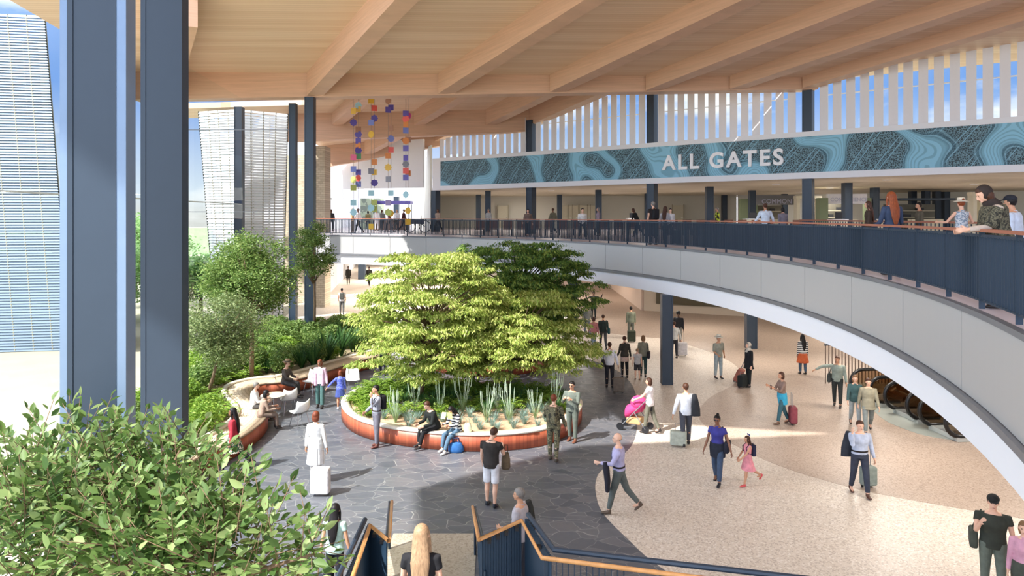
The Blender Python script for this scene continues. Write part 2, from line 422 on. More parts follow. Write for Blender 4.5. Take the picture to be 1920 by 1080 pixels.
# ledge between band and panels
mb = MB()
for (ra, rb, z0, z1) in ((RR-.10, RR+.04, 4.06, 4.16), (RR-.06, RR+.04, MZ-.07, MZ+.005)):
    a = arc(ra, A0, A1, n, z0)+arc(rb, A0, A1, n, z0)+arc(ra, A0, A1, n, z1)+arc(rb, A0, A1, n, z1); k = n+1
    mb.add(a, [q for i in range(n) for q in ((i, i+1, i+1+2*k, i+2*k), (i, i+k, i+1+k, i+1), (i+2*k, i+1+2*k, i+1+3*k, i+3*k), (i+k, i+3*k, i+1+3*k, i+1+k))])
struct('trim_2', mb, M['ledge'], smooth=False)
# fascia cladding panels: one thing, each panel a part
fas = thing('fascia_cladding', 'long curved band of pale grey metal panels along the gallery edge', 'cladding')
da = 2.8/RR*180/pi; a = A0; panels = 0
while a < A1-.1:
    b = min(a+da, A1); mb = MB(); k = 8
    g = .012/RR*180/pi
    o1 = arc(RR-.03, a+g, b-g, k, 4.17); o2 = arc(RR-.03, a+g, b-g, k, MZ-.08); i1 = arc(RR+.02, a+g, b-g, k, 4.17); i2 = arc(RR+.02, a+g, b-g, k, MZ-.08)
    vs = o1+o2+i1+i2; q = k+1
    fs = [(i, i+q, i+1+q, i+1) for i in range(k)]+[(i+q, i+3*q, i+1+3*q, i+1+q) for i in range(k)]+[(i, i+1, i+1+2*q, i+2*q) for i in range(k)]+[(0, 2*q, 3*q, q), (k, k+q, k+3*q, k+2*q)]
    mb.add(vs, fs); mb.build('panel', M['fascia'], fas, smooth=False); a = b
# ================================================================== RAILING
rail = thing('gallery_railing', 'long curved railing of close dark blue bars with a copper brown top rail', 'railing')
rail_mat = plain('copper_brown_handrail', (170, 108, 84), .4, 0, .06)
nb = 170
def ringbar(r0, r1, z0, z1, a0, a1, n, name, mat, parent):
    mb = MB(); k = n+1
    vs = arc(r0, a0, a1, n, z0)+arc(r1, a0, a1, n, z0)+arc(r0, a0, a1, n, z1)+arc(r1, a0, a1, n, z1)
    mb.add(vs, [q for i in range(n) for q in ((i, i+2*k, i+1+2*k, i+1), (i, i+1, i+1+k, i+k), (i+2*k, i+3*k, i+1+3*k, i+1+2*k), (i+k, i+1+k, i+1+3*k, i+3*k))]+[(0, k, 3*k, 2*k), (n, n+2*k, n+3*k, n+k)])
    return mb.build(name, mat, parent)
RA1 = 75
ringbar(RR+.06, RR+.16, MZ+1.03, MZ+1.07, A0, RA1, nb, 'top_rail', rail_mat, rail)
ringbar(RR+.09, RR+.13, MZ+.96, MZ+1.0, A0, RA1, nb, 'upper_rail', M['steel_dark'], rail)
ringbar(RR+.09, RR+.13, MZ+.10, MZ+.13, A0, RA1, nb, 'lower_rail', M['steel_dark'], rail)
pa = 1.42/RR*180/pi; ba = pa/13
k = 0; ang = -27.0; bal = []
rest = MB()
def radial_box(mb, r, a, z0, z1, dr, dt):
    a = R(a); c = (CX+r*cos(a), CY+r*sin(a), (z0+z1)/2); mb.box(c, (dr, dt, z1-z0), a); return mb
nbal = 0; postm = None
while ang < RA1:
    radial_box(MB(), RR+.11, ang, MZ, MZ+1.03, .07, .022).build('post', M['steel_dark'], rail)
    for j in range(1, 13):
        aa = ang+ba*j
        if aa > RA1: break
        if nbal < 100 and aa > -18:
            radial_box(MB(), RR+.11, aa, MZ+.12, MZ+.97, .055, .012).build('baluster', M['steel_dark'], rail); nbal += 1
        else: radial_box(rest, RR+.11, aa, MZ+.12, MZ+.97, .055, .012)
    ang += pa
o = rest.build('baluster_run', M['steel_dark'], rail); o['kind'] = 'stuff'

# ================================================================== ROOF
# bay nearest the viewer
def c1(x, y): return 13.9-(x+16.9)*(.27/32.3)+.115*(36-y)       # underside of boards
def slab(poly, f, th, name, mat):
    n = len(poly); a = sum(poly[i][0]*poly[(i+1) % n][1]-poly[(i+1) % n][0]*poly[i][1] for i in range(n))
    if a < 0: poly = poly[::-1]
    vs = [(x, y, f(x, y)) for x, y in poly]+[(x, y, f(x, y)+th) for x, y in poly]
    mb = MB(); mb.add(vs, [tuple(range(n-1, -1, -1)), tuple(range(n, 2*n))]+[(i, (i+1) % n, (i+1) % n+n, i+n) for i in range(n)])
    return struct(name, mb, mat)
slab([(-19.5, 26.0), (-9.0, 26.0), (-7.5, 14.0), (-1.0, 12.6), (-9.5, 11.3), (-13.8, 8.1), (-13.4, 2.6), (-10.6, .4), (-9.4, -6), (46, -6), (46, 24), (15.8, 36.15), (-19.5, 36.15)], c1, .35, 'ceiling', M['ceiling'])  # unseen near outline is shaped to place the sun patch and floor shade
FX = [(p-960)*36/F for p in (586, 828, 1034, 1211, 1366, 1500)]
Y1 = 36.0
def b1(x): return 12.58+(x+16.9)*(.50/32.3)                     # underside of frame 1
mb = MB(); mb.beam((-19.5, Y1, b1(-19.5)), (15.7, Y1, b1(15.7)), .9, c1(-19.5, 36)+.2-b1(-19.5), c1(15.7, 36)+.2-b1(15.7))
o = mb.build('crossbeam', M['wood_beam']); tag(o, 'deep light timber crossbeam spanning the hall under the near roof bay', 'beam')
BL = ['light timber roof beam that lands on the tall slim blue column at left', 'near roof beam, second from the left glazing, without a column under it', 'near roof beam, third from the left glazing', 'near roof beam, fourth from the left glazing', 'near roof beam, fifth from the left glazing', 'near roof beam, last on the right along the high louvred window']
for i, x in enumerate(FX):
    yb = 8.0 if i < 4 else 12.0
    hgt = c1(x, 36)-b1(x)+.1
    def pt(y): 
        xx = x+.561*(36-y); return Vector((xx, y, b1(x)+.115*(36-y)-(.27/32.3)*.561*(36-y)*0))
    y2 = 17.0 if i == 0 else yb
    a, b = pt(35.6), pt(y2)
    mb = MB(); mb.beam(a, b, .78, c1(a.x, a.y)+.1-a.z, c1(b.x, b.y)+.1-b.z)
    o = mb.build('roof_beam', M['wood_beam']); tag(o, BL[i], 'beam', 'roof beams of the near bay')
# extra beam beyond the left glazing
a, b = Vector((-17.6, 35.6, 12.6)), Vector((-17.6+.561*9.6, 26, 13.7))
mb = MB(); mb.beam(a, b, .78, 1.3); o = mb.build('roof_beam', M['wood_beam']); tag(o, 'roof beam over the overhang, half hidden behind the big blue columns', 'beam', 'roof beams of the near bay')
# second bay
def c2(x, y): return 13.6+(x+12)*.020+.13*(48-y)
slab([(-13.2, 36.5), (15.2, 36.5), (1.4, 48.2), (-24, 48.2), (-24, 46), (-13.2, 45.6)], c2, .35, 'ceiling_middle', M['ceiling'])  # left side cut open out of view so sun reaches the far fascia
mb = MB(); mb.beam((-19.5, 36.6, 13.7), (15.2, 36.6, 13.7), .1, 1.4, 1.9); struct('trim_3', mb, M['wood_beam'])
def b2(x): return 11.75+(x+13.8)*.041
mb = MB(); mb.beam((-15.5, 48, b2(-15.5)), (1.6, 48, b2(1.6)), .8, c2(-15.5, 48)-b2(-15.5)+.1, c2(1.6, 48)-b2(1.6)+.1)
tag(mb.build('crossbeam', M['wood_beam']), 'second timber crossbeam behind the hanging coloured strands', 'beam')
for i, (px, lb) in enumerate(((634, 'short sunlit roof beam left of the hanging strands in the middle bay'), (786, 'roof beam right of the hanging strands in the middle bay'), (919, 'third roof beam of the middle bay'), (1000, 'edge roof beam of the middle bay beside the louvred window'))):
    x = (px-960)*48/F; a = Vector((x, 47.7, CZ+168*48/F)); 
    b = Vector((x+.561*11, 36.7, a.z+.13*11))
    mb = MB(); mb.beam(a, b, .7, c2(a.x, a.y)-a.z+.1, c2(b.x, b.y)-b.z+.1)
    tag(mb.build('roof_beam', M['wood_beam']), lb, 'beam', 'roof beams of the middle bay')
# third bay
def c3(x, y): return 12.05+(x+14.8)*.105+.10*(55-y)
slab([(-15.2, 48.4), (1.2, 48.4), (-5.4, 55.3), (-15.2, 55.3)], c3, .3, 'ceiling_far', M['ceiling'])
def b3(x): return 10.4+(x+14.8)*.185
mb = MB(); mb.beam((-15, 55, b3(-15)), (-5.4, 55, b3(-5.4)), .7, c3(-15, 55)-b3(-15)+.1, c3(-5.4, 55)-b3(-5.4)+.1)
tag(mb.build('crossbeam', M['wood_beam']), 'farthest timber crossbeam against the white end wall', 'beam')
for px, lb in ((692, 'small roof beam of the far bay behind the strands'), (822, 'small edge beam of the far bay above the mural sign')):
    x = (px-960)*55/F; a = Vector((x, 54.7, b3(x)+.4)); b = Vector((x+.561*6, 48.5, a.z+.55))
    mb = MB(); mb.beam(a, b, .6, c3(a.x, a.y)-a.z+.1, c3(b.x, b.y)-b.z+.1)
    tag(mb.build('roof_beam', M['wood_beam']), lb, 'beam', 'roof beams of the far bay')

# ================================================================== SIGN LINE  X = 60.2 - 1.246 Y
SX = lambda y: 60.2-1.246*y
sdir = Vector((-1.246, 1, 0)).normalized(); snorm = Vector((-1, -1.246, 0)).normalized()
sang = math.atan2(sdir.y, sdir.x)
def S(y, z, off=0.0): return Vector((SX(y), y, z))+snorm*off
def sline(name, y0, y1, z0, z1, off0, off1, mat, parent=None, st=False, uv=False):
    a, b, c, d = S(y0, z0, off0), S(y1, z0, off0), S(y1, z0, off1), S(y0, z0, off1)
    mb = MB(); mb.prism([p[:2] for p in (a, b, c, d)], z0, z1)
    return struct(name, mb, mat, parent) if st else mb.build(name, mat, parent)
sign = thing('gates_sign', 'very long white framed sign with blue contour mural reading ALL GATES', 'sign')
sline('frame', 27, 53.0, 8.50, 10.92, .0, .35, M['white'], sign)
mp_ = MB(); y0, y1 = 27, 52.45
a, b, = S(y0, 8.82, .37), S(y1, 8.82, .37)
L = (b-a).length; off = snorm*-.015
mp_.add([b, a, a+Vector((0,0,1.84)), b+Vector((0,0,1.84)), b+off, a+off, a+off+Vector((0,0,1.84)), b+off+Vector((0,0,1.84))], [(0,1,2,3),(7,6,5,4),(0,4,5,1),(3,2,6,7),(1,5,6,2),(0,3,7,4)])
o = mp_.build('mural_panel', M['mural'], sign)
uvl = o.data.uv_layers.new(name='UV')
for p in o.data.polygons:
    for li in p.loop_indices:
        vi = o.data.loops[li].vertex_index; co = o.data.vertices[vi].co
        uvl.data[li].uv = ((co-b).length if False else (Vector((co.x-b.x, co.y-b.y, 0)).length), co.z-8.82)
def text(s, name, size, loc, ang, mat, parent, ext=.03, sp=1.0, off=.0, align='LEFT'):
    c = bpy.data.curves.new(name, 'FONT'); c.body = s; c.size = size; c.extrude = ext; c.space_character = sp; c.offset = off; c.align_x = align
    c.materials.append(mat); o = bpy.data.objects.new(name, c); link(o)
    bpy.context.view_layer.update(); dg = bpy.context.evaluated_depsgraph_get()
    me = bpy.data.meshes.new_from_object(o.evaluated_get(dg)); me.name = name
    bpy.data.objects.remove(o); o = bpy.data.objects.new(name, me); link(o, parent)
    o.location = loc; o.rotation_euler = (R(90), 0, ang); return o
# the lettering faces the hall: text x axis runs from far-left to near-right
tang = math.atan2(-sdir.y, -sdir.x)
def ypx(px, off=.0):   # Y on the sign line seen at column px
    return 60.2/((px-960)/F+1.246)
yA = ypx(1249)
t1 = text('ALL GATES', 'lettering', 1.18, S(yA, 9.28, .42), tang, plain('white_letters', (250, 250, 250), .5), sign, .05, 1.24, .034)
# clerestory
cl = [(27.2, 35.5, 'right louvred high window of white fins, nearest bay'), (36.5, 41.2, 'louvred high window of white fins between the blue posts, second bay'), (42, 46.9, 'louvred high window of white fins over the word ALL, third bay'), (47.7, 52.6, 'louvred high window of white fins at the far end')]
def ctop(y): return 14.4+max(0, (36-y))*.18-max(0, y-42)*.19
fin_m = plain('white_fin', (232, 230, 232), .5, 0, .02)
for ci, (y0, y1, lb) in enumerate(cl):
    t = empty('window_%d' % (ci+1), (0, 0, 0)); t['kind'] = 'structure'; t['label'] = lb
    n = int((y1-y0)*1.597/.62)
    for i in range(n+1):
        y = y0+(y1-y0)*i/n; mb = MB(); mb.box(S(y, (10.92+ctop(y))/2, -.02), (.40, .05, ctop(y)-10.92), sang+R(4)); mb.build('fin', fin_m, t)
    mb = MB(); mb.beam(S(y0, 12.75, -.2), S(y1, 12.75, -.2), .05, .06); mb.build('transom', M['white'], t)
    a, b = S(y0, 10.95, -.35), S(y1, 10.95, -.35); mb = MB()
    mb.add([a, b, b+Vector((0,0,ctop(y1)-10.95)), a+Vector((0,0,ctop(y0)-10.95))], [(0,1,2,3)]); mb.build('glass_pane', M['glass'], t)
# columns along the sign line and the rows behind
def column(x, y, z0, z1, w, lb, rz=0.0, name='column', grp=None, d=None, mat=None):
    """wide flange steel column: web box, two flanges"""
    o = empty(name, (x, y, z0), rz); tag(o, lb, 'column', grp)
    d = d or w; h = z1-z0
    MB().box((0, 0, h/2), (w*.82, d, h)).build('core', mat or M['steel'], o)
    mb = MB(); mb.box((-w*.44, 0, h/2), (w*.12, d*1.08, h)); mb.build('flange', mat or M['steel'], o)
    mb = MB(); mb.box((w*.44, 0, h/2), (w*.12, d*1.08, h)); mb.build('flange', mat or M['steel'], o)
    return o
for px, w, lb in ((816, .48, 'blue gallery column at the left end of the sign'), (995, .48, 'blue gallery column under the left half of the mural'), (1222, .48, 'blue gallery column just left of the word ALL'), (1515, .48, 'blue gallery column right of the word GATES')):
    y = ypx(px); q = S(y, 0, -.05)
    column(q.x, q.y, MZ, 8.5, w, lb+', lower shaft under the sign', sang, grp='columns under the sign')
    if px > 900: column(q.x, q.y, 10.92, ctop(y)-.3+(0.0), w, lb+', upper shaft above the sign up to the roof', sang, grp='columns above the sign')
# pavilion roof / soffit behind the sign
mb = MB(); mb.prism([S(27, 0)[:2], S(53, 0)[:2], (-9.9, 72), (46, 72), (46, 27)], 8.5, 8.8); struct('ceiling_pavilion', mb, M['soffit'])
BL2 = {897: 365, 915: 358, 1022: 369, 1049: 365, 1122: 356, 1145: 370, 1214: 363, 1296: 367, 1330: 350, 1358: 366, 1410: 357, 1471: 364, 1588: 343, 1640: 352, 1711: 359, 1736: 369, 1756: 370, 1773: 371}
names2 = {}
for i, (px, top) in enumerate(BL2.items()):
    Y = F*(8.5-CZ)/(HY-top); w = .44
    if px > 1730: Y = 54+(px-1736)*.05
    desc = ['far', 'slim', 'dark blue', 'inner'][i % 4]
    where = 'beside the mural left end' if px < 960 else 'below the mural between the left sign columns' if px < 1200 else 'below the words on the sign' if px < 1480 else 'at the shops on the right'
    column((px-960)*Y/F, Y, MZ, 8.5, w, f'inner dark blue gallery column {where}', 0, grp='inner gallery columns '+where)
# gallery back walls and shops
wallm = plain('greige_wall', (214, 210, 196), .8, 0, .03, .6)
def wall(name, a, b, z0, z1, th, mat):
    a = Vector((*a, z0)); b = Vector((*b, z0)); mb = MB(); mb.beam(a, b, th, z1-z0); return struct(name, mb, mat)
wall('wall_back', (-9.9, 70.2), (21.2, 65.5), MZ, 8.5, .2, wallm)
wall('wall_pavilion_left', (-6.2, 53.2), (-9.95, 70.1), MZ, 12.0, .15, M['offwhite'])
# bright end wall above the far corridor
wall('wall_end_upper', (-30, 71.5), (-9.8, 71.5), 8.4, 14.5, .2, M['white'])
wall('wall_upper_left', (-16.5, 57.5), (-6.8, 53.6), 8.75, 12.5, .2, M['white'])
wall('wall_far_end', (-40, 112), (60, 112), 0, 12.5, .3, M['white'])
wall('wall_gallery_right', (21.3, 65.4), (45, 50), MZ, 8.5, .2, M['offwhite'])
# ground level walls beneath the gallery
und = plain('pinkish_beige_wall', (206, 184, 168), .5, 0, .05, .5)
wall('wall_ground_right', (9.2, 48.2), (24, 41.5), 0, 3.5, .3, plain('beige_wall', (196, 180, 160), .6, 0, .05, .5))
wall('wall_ground_back', (3.5, 66), (9.0, 64), 0, 3.5, .3, und)
wall('wall_ground_side', (9.1, 48.3), (9.1, 64), 0, 3.5, .2, und)
q = P(1225, 588); mb = MB(); mb.beam((9.9, 47.6, .55), (14.1, 45.7, .55), .12, 1.75)
o = mb.build('display_screen', plain('dark_olive_screen', (84, 74, 52), .3)); tag(o, 'dark olive wall screen on the beige wall beneath the gallery', 'screen')
# ground columns carrying the gallery
for (px, py, w, lb) in ((1074, 612, .55, 'blue column under the gallery right behind the dark green tree'), (1250, 720, .42, 'blue column standing on pale terrazzo in the middle of the crowd'), (1408, 653, .52, 'blue column beneath the gallery near the person with a pale headscarf')):
    q = P(px, py); column(q.x, q.y, 0.003, 3.5, w, lb, grp='columns under the gallery', d=.35)
q = P(722, 505); column(q.x, 72, 0, 3.5, .7, 'far blue column at the bright lower corridor')
# added unseen round lights that brighten the floor under the gallery
dl = emis('added_downlight_lens', (255, 244, 226), 14)
proto = None; spots = []
for (x, y) in [(10, 14), (10.5, 19), (12, 24), (10.8, 31), (7.5, 36), (15, 30), (4.5, 43), (11, 40), (17, 36), (16, 20), (15.5, 14), (-3, 50), (-9, 54), (4, 55), (-7, 62), (-12, 70), (-14, 85), (-4, 75), (20, 26), (21, 33)]:
    if math.hypot(x-CX, y-CY) < RR+1: continue
    if proto is None:
        proto = thing('added_downlight', 'round fill light added unseen under the gallery', 'ceiling light', (x, y, 3.5), 0, 'added fill lights under the gallery')
        MB().lathe((0, 0, 0), [(.20, -.02), (.24, -.02), (.24, .0), (.20, .0)], 24).build('trim_ring', M['white'], proto)
        MB().lathe((0, 0, 0), [(.0, -.012), (.2, -.012), (.2, .0), (.0, .0)], 20).build('lens', dl, proto)
        L_ = bpy.data.lights.new('added_downlight_lamp', 'AREA'); L_.shape = 'DISK'; L_.size = 1.2; L_.energy = 130; L_.color = (1, .95, .88); lo = link(bpy.data.objects.new('added_downlight_lamp', L_), proto); lo.location = (0, 0, -.04)
    else:
        c = copy_tree(proto); c.location = (x, y, 3.5)
        if y > 48:
            for k_ in c.children:
                if k_.type == 'LIGHT': k_.data = k_.data.copy(); k_.data.energy = 900 if x < -5 else 260  # stronger added lamps to brighten the far corridor
for (x, y) in [(-4, 58), (3, 53), (9, 47), (16, 42), (20, 37), (26, 33), (0, 64), (8, 59), (15, 54), (22, 48), (28, 42), (34, 44), (24, 58)]:
    c = copy_tree(proto); c.location = (x, y, 8.5); c['label'] = 'round fill light added unseen in the pavilion soffit'; c['group'] = 'added fill lights in the pavilion soffit'  # more added lamps, brightening the pavilion walls and soffit
# ================================================================== GLAZED FACADE (left)
FXL = lambda y: -10.3-.1*y
def fac(y, z, off=0.0): return Vector((FXL(y)+off, y, z))
fang = math.atan2(1, -.237)
qx = lambda px, Y: (px-960)*Y/F
o = column(qx(182, 6.3), 6.3, 0, c1(-4, 6.3)+.3, .44, 'broad dark blue steel column nearest the left edge, with a pale side strip', 0, name='facade_column', d=.16)
MB().box((.262, -.0, 8), (.09, .16, 16)).build('glazing_strip', plain('grey_blue_strip', (120, 140, 165), .3, .3), o)
MB().box((-.252, -.0, 8), (.07, .16, 16)).build('glazing_strip', plain('grey_blue_strip', (120, 140, 165), .3, .3), o)
column(qx(309, 8.3), 8.3, 0, c1(-4, 8.3)+.3, .49, 'tall dark blue steel column, second from the left edge', 0, name='facade_column', d=.16)
column(qx(573, 34.9), 35.7, 0, b1(-10.8), .46, 'slim dark blue column carrying the crossbeam end beside the maple trees', 0, name='facade_column')
column(qx(531, 35), 36.6, 0, 12.5, .36, 'thin dark blue column just outside the glass beside the slim column', 0, name='facade_column')
column(qx(436, 40), 41, 0, 13, .45, 'thin shaded column behind the left mesh tower', 0, name='facade_column')
column(qx(722, 60), 66, MZ, 8.4, .5, 'blue column far back in the upper corridor')
gf = empty('window_5', (0, 0, 0)); gf['kind'] = 'structure'; gf['label'] = 'tall clear glass wall along the garden with thin pale transoms'
ys = [-3, 6.3, 15.5, 25.5, 35.7]
for i in range(4):
    a, b = fac(ys[i]+.0, 0.0), fac(ys[i+1], 0.0); mb = MB(); h0 = 12.6
    mb.add([a, b, b+Vector((0,0,h0)), a+Vector((0,0,h0))], [(0,1,2,3)]); mb.build('glass_pane', M['glass'], gf)
mb = MB(); mb.beam(fac(-3, 7.15, -.03), fac(35.6, 7.15, -.03), .05, .05); mb.build('transom', M['white'], gf)
for z in (6.77, 11.1):
    mb = MB(); mb.beam((-18.2, 36.6, z), (-11.4, 36.6, z), .04, .04); o = mb.build('tie_rod', M['ledge']); tag(o, ('lower' if z < 8 else 'upper')+' thin steel tie rod beyond the slim blue column', 'rod')
for o_ in (gf,): pass
# ---- mesh clad towers outside
def mesh_mat(name, c, gapc, nz_, ang):
    t = NT(name); v = t.coord((1, 1, 1)); s = t.n('ShaderNodeSeparateXYZ'); t.l(v, s.inputs[0])
    n = t.noise(v, 1.2, 3)
    col = t.mix(n, srgb(*c), srgb(*gapc)); return t.set(col, .4, .3)
mm = mesh_mat('pale_metal_mesh', (196, 206, 214), (150, 166, 180), 10, 0)
def tower(base, top, z0, z1, nsl, lb, slat_h, tilt, mull=5, mat=None):
    """faceted tapering tower clad in tilted metal louvres; base/top lists of (x,y) corners"""
    o = thing('mesh_tower', lb, 'tower')
    n = len(base)
    lerp = lambda a, b, t: Vector((a[0]+(b[0]-a[0])*t, a[1]+(b[1]-a[1])*t, 0))
    for e in range(n):
        mb = MB(); e2 = (e+1) % n
        for i in range(nsl):
            t = (i+.5)/nsl; z = z0+(z1-z0)*t
            a, b = lerp(base[e], top[e], t), lerp(base[e2], top[e2], t)
            d = (b-a); nrm = Vector((d.y, -d.x, 0)).normalized()
            for (p, q_) in ((a, b),):
                lo_, hi = z-slat_h/2, z+slat_h/2; off = nrm*tilt
                pa, pb = p+Vector((0,0,lo_))+off, q_+Vector((0,0,lo_))+off; pc, pd = q_+Vector((0,0,hi)), p+Vector((0,0,hi)); th = nrm*.02
                mb.add([pa, pb, pc, pd, pa-th, pb-th, pc-th, pd-th], [(0,1,2,3),(7,6,5,4),(0,4,5,1),(1,5,6,2),(2,6,7,3),(3,7,4,0)])
        mb.build('louvre_face', mat or mm, o)
        for m in range(mull+1):
            u = m/mull
            p0 = Vector((base[e][0]+(base[e2][0]-base[e][0])*u, base[e][1]+(base[e2][1]-base[e][1])*u, z0)); p1 = Vector((top[e][0]+(top[e2][0]-top[e][0])*u, top[e][1]+(top[e2][1]-top[e][1])*u, z1))
            MB().tube([p0, p1], .04, 6).build('mullion', plain('tan_mullion', (166, 160, 140), .5, .2), o)
    return o
# near tower, leaning: right edge from px 100 at the top to px 125 at the foot
Yn = 34
mn = plain('blue_grey_metal_mesh', (112, 126, 140), .45, .25, .12, .5)
tower([(qx(-120, Yn), Yn-1.0), (qx(134, Yn), Yn), (qx(110, Yn+5), Yn+5), (qx(-110, Yn+5), Yn+5)],
      [(qx(-170, Yn), Yn-1.0), (qx(84, Yn), Yn), (qx(70, Yn+5), Yn+5), (qx(-150, Yn+5), Yn+5)], .0, 16.4, 120, 'huge leaning mesh clad tower filling the left edge outside the glass', .125, .05, 8, mn)
Yn = 33
tower([(qx(206, Yn), Yn), (qx(243, Yn+1), Yn+1), (qx(240, Yn+5), Yn+5), (qx(206, Yn+5), Yn+5)], [(qx(206, Yn), Yn), (qx(243, Yn+1), Yn+1), (qx(240, Yn+5), Yn+5), (qx(206, Yn+5), Yn+5)], 0, 16, 120, 'narrow mesh clad shaft seen between the two big blue columns', .10, .03, 2, mn)
Yf = 44
tower([(qx(404, Yf), Yf), (qx(452, Yf-1), Yf-1), (qx(530, Yf+1), Yf+1), (qx(430, Yf+4), Yf+4)],
      [(qx(372, Yf), Yf), (qx(446, Yf-1), Yf-1), (qx(540, Yf+1), Yf+1), (qx(410, Yf+4), Yf+4)], 0, 13.2, 76, 'distant tapering mesh clad tower left of the slim blue column', .14, .04, 4, plain('light_metal_mesh', (222, 226, 226), .4, .2))
# stone pier
mb = MB(); mb.box((qx(598, 50), 50.6, 5.8), (.95, 1.6, 11.6)); o = mb.build('stone_pier', M['stone']); tag(o, 'tall limestone block pier at the end of the second crossbeam', 'pier')
mb = MB(); mb.box((qx(553, 52), 53, 5.6), (2.2, .8, 11.2)); o = mb.build('stone_wall', M['stone']); tag(o, 'pale limestone wall piece outside, left of the slim blue column', 'wall')
for z in (1.3, 6.5):
    d = thing('double_door', 'dark glazed double door in the corridor wall, '+('lower' if z < 3 else 'upper')+' level', 'door', (qx(606, 56), 56, z-1.3 if z < 3 else MZ))
    for s_ in (-1, 1):
        l_ = MB().box((s_*.32, 0, 1.25), (.56, .08, 2.5)).build('door_leaf', plain('dark_door', (46, 50, 58), .3), d)
    MB().box((0, .0, 2.6), (1.4, .12, .12)).build('door_head', M['chrome'], d)
wall('wall_left', (-15.3, 57), (-24, 112), 0, 12.3, .25, M['white'])
# ================================================================== PEOPLE
SK = {'light': (226, 178, 150), 'tan': (200, 148, 116), 'brown': (132, 88, 64), 'dark': (88, 58, 44), 'pale': (236, 196, 172)}
HR = {'black': (24, 20, 20), 'brown': (74, 46, 32), 'auburn': (140, 72, 38), 'blond': (160, 130, 100), 'grey': (128, 122, 116), 'red': (116, 58, 36), 'lightbrown': (128, 94, 64)}
def remesh(o, v, sm=True):
    m = o.modifiers.new('remesh', 'REMESH'); m.mode = 'VOXEL'; m.voxel_size = v; m.use_smooth_shade = True
    if sm:
        s = o.modifiers.new('smooth', 'SMOOTH'); s.iterations = 3; s.factor = .5
    return o
def skinm(k): return plain('skin_'+k, SK[k], .55, 0, .04, 20)
def hairm(k):
    t = _mc.get(('hair', k))
    if t: return t
    t = wood('hair_'+k, HR[k], (30, 30, 3), .5, .35, 3); _mc[('hair', k)] = t; return t
def stripes(name, c1, c2, sc):
    k = ('st', name)
    if k in _mc: return _mc[k]
    t = NT(name); c = t.n('ShaderNodeTexCoord'); s = t.n('ShaderNodeSeparateXYZ'); t.l(c.outputs['Object'], s.inputs[0])
    f = t.math('LESS_THAN', t.math('FRACT', t.math('MULTIPLY', s.outputs['Z'], sc)), .5)
    _mc[k] = t.set(t.mix(f, srgb(*c1), srgb(*c2)), .85); return _mc[k]
def patches(name, cols, sc):
    k = ('pt', name)
    if k in _mc: return _mc[k]
    t = NT(name); n = t.noise(t.coord(), sc, 3); N = len(cols)
    _mc[k] = t.set(t.ramp(n, [(.36+.28*i/(N-1) if i else 0, srgb(*c)) for i, c in enumerate(cols)], const=True), .85); return _mc[k]
def matof(c):
    if isinstance(c, tuple): return cloth(c)
    if c == 'camo': return patches('camouflage_cloth', [(58, 56, 44), (120, 112, 84), (92, 88, 62), (150, 142, 112)], 11)
    if c == 'floral': return patches('floral_cloth', [(30, 44, 40), (70, 110, 70), (226, 210, 190), (190, 60, 70)], 14)
    if c == 'stripe': return stripes('striped_jersey', (236, 234, 228), (32, 34, 46), 12)
    if c == 'check': return patches('woven_shawl', [(42, 42, 34), (104, 100, 80), (60, 60, 48), (128, 122, 100)], 22)
    if c == 'lace': return patches('patterned_vest', [(200, 206, 210), (120, 140, 158), (232, 228, 222)], 24)
    if c == 'blueplaid': return patches('blue_patterned_jacket', [(70, 84, 190), (120, 130, 220), (90, 100, 205)], 18)
    if c == 'hivis': return patches('yellow_vest', [(30, 34, 26), (206, 220, 60), (206, 220, 60)], 5)
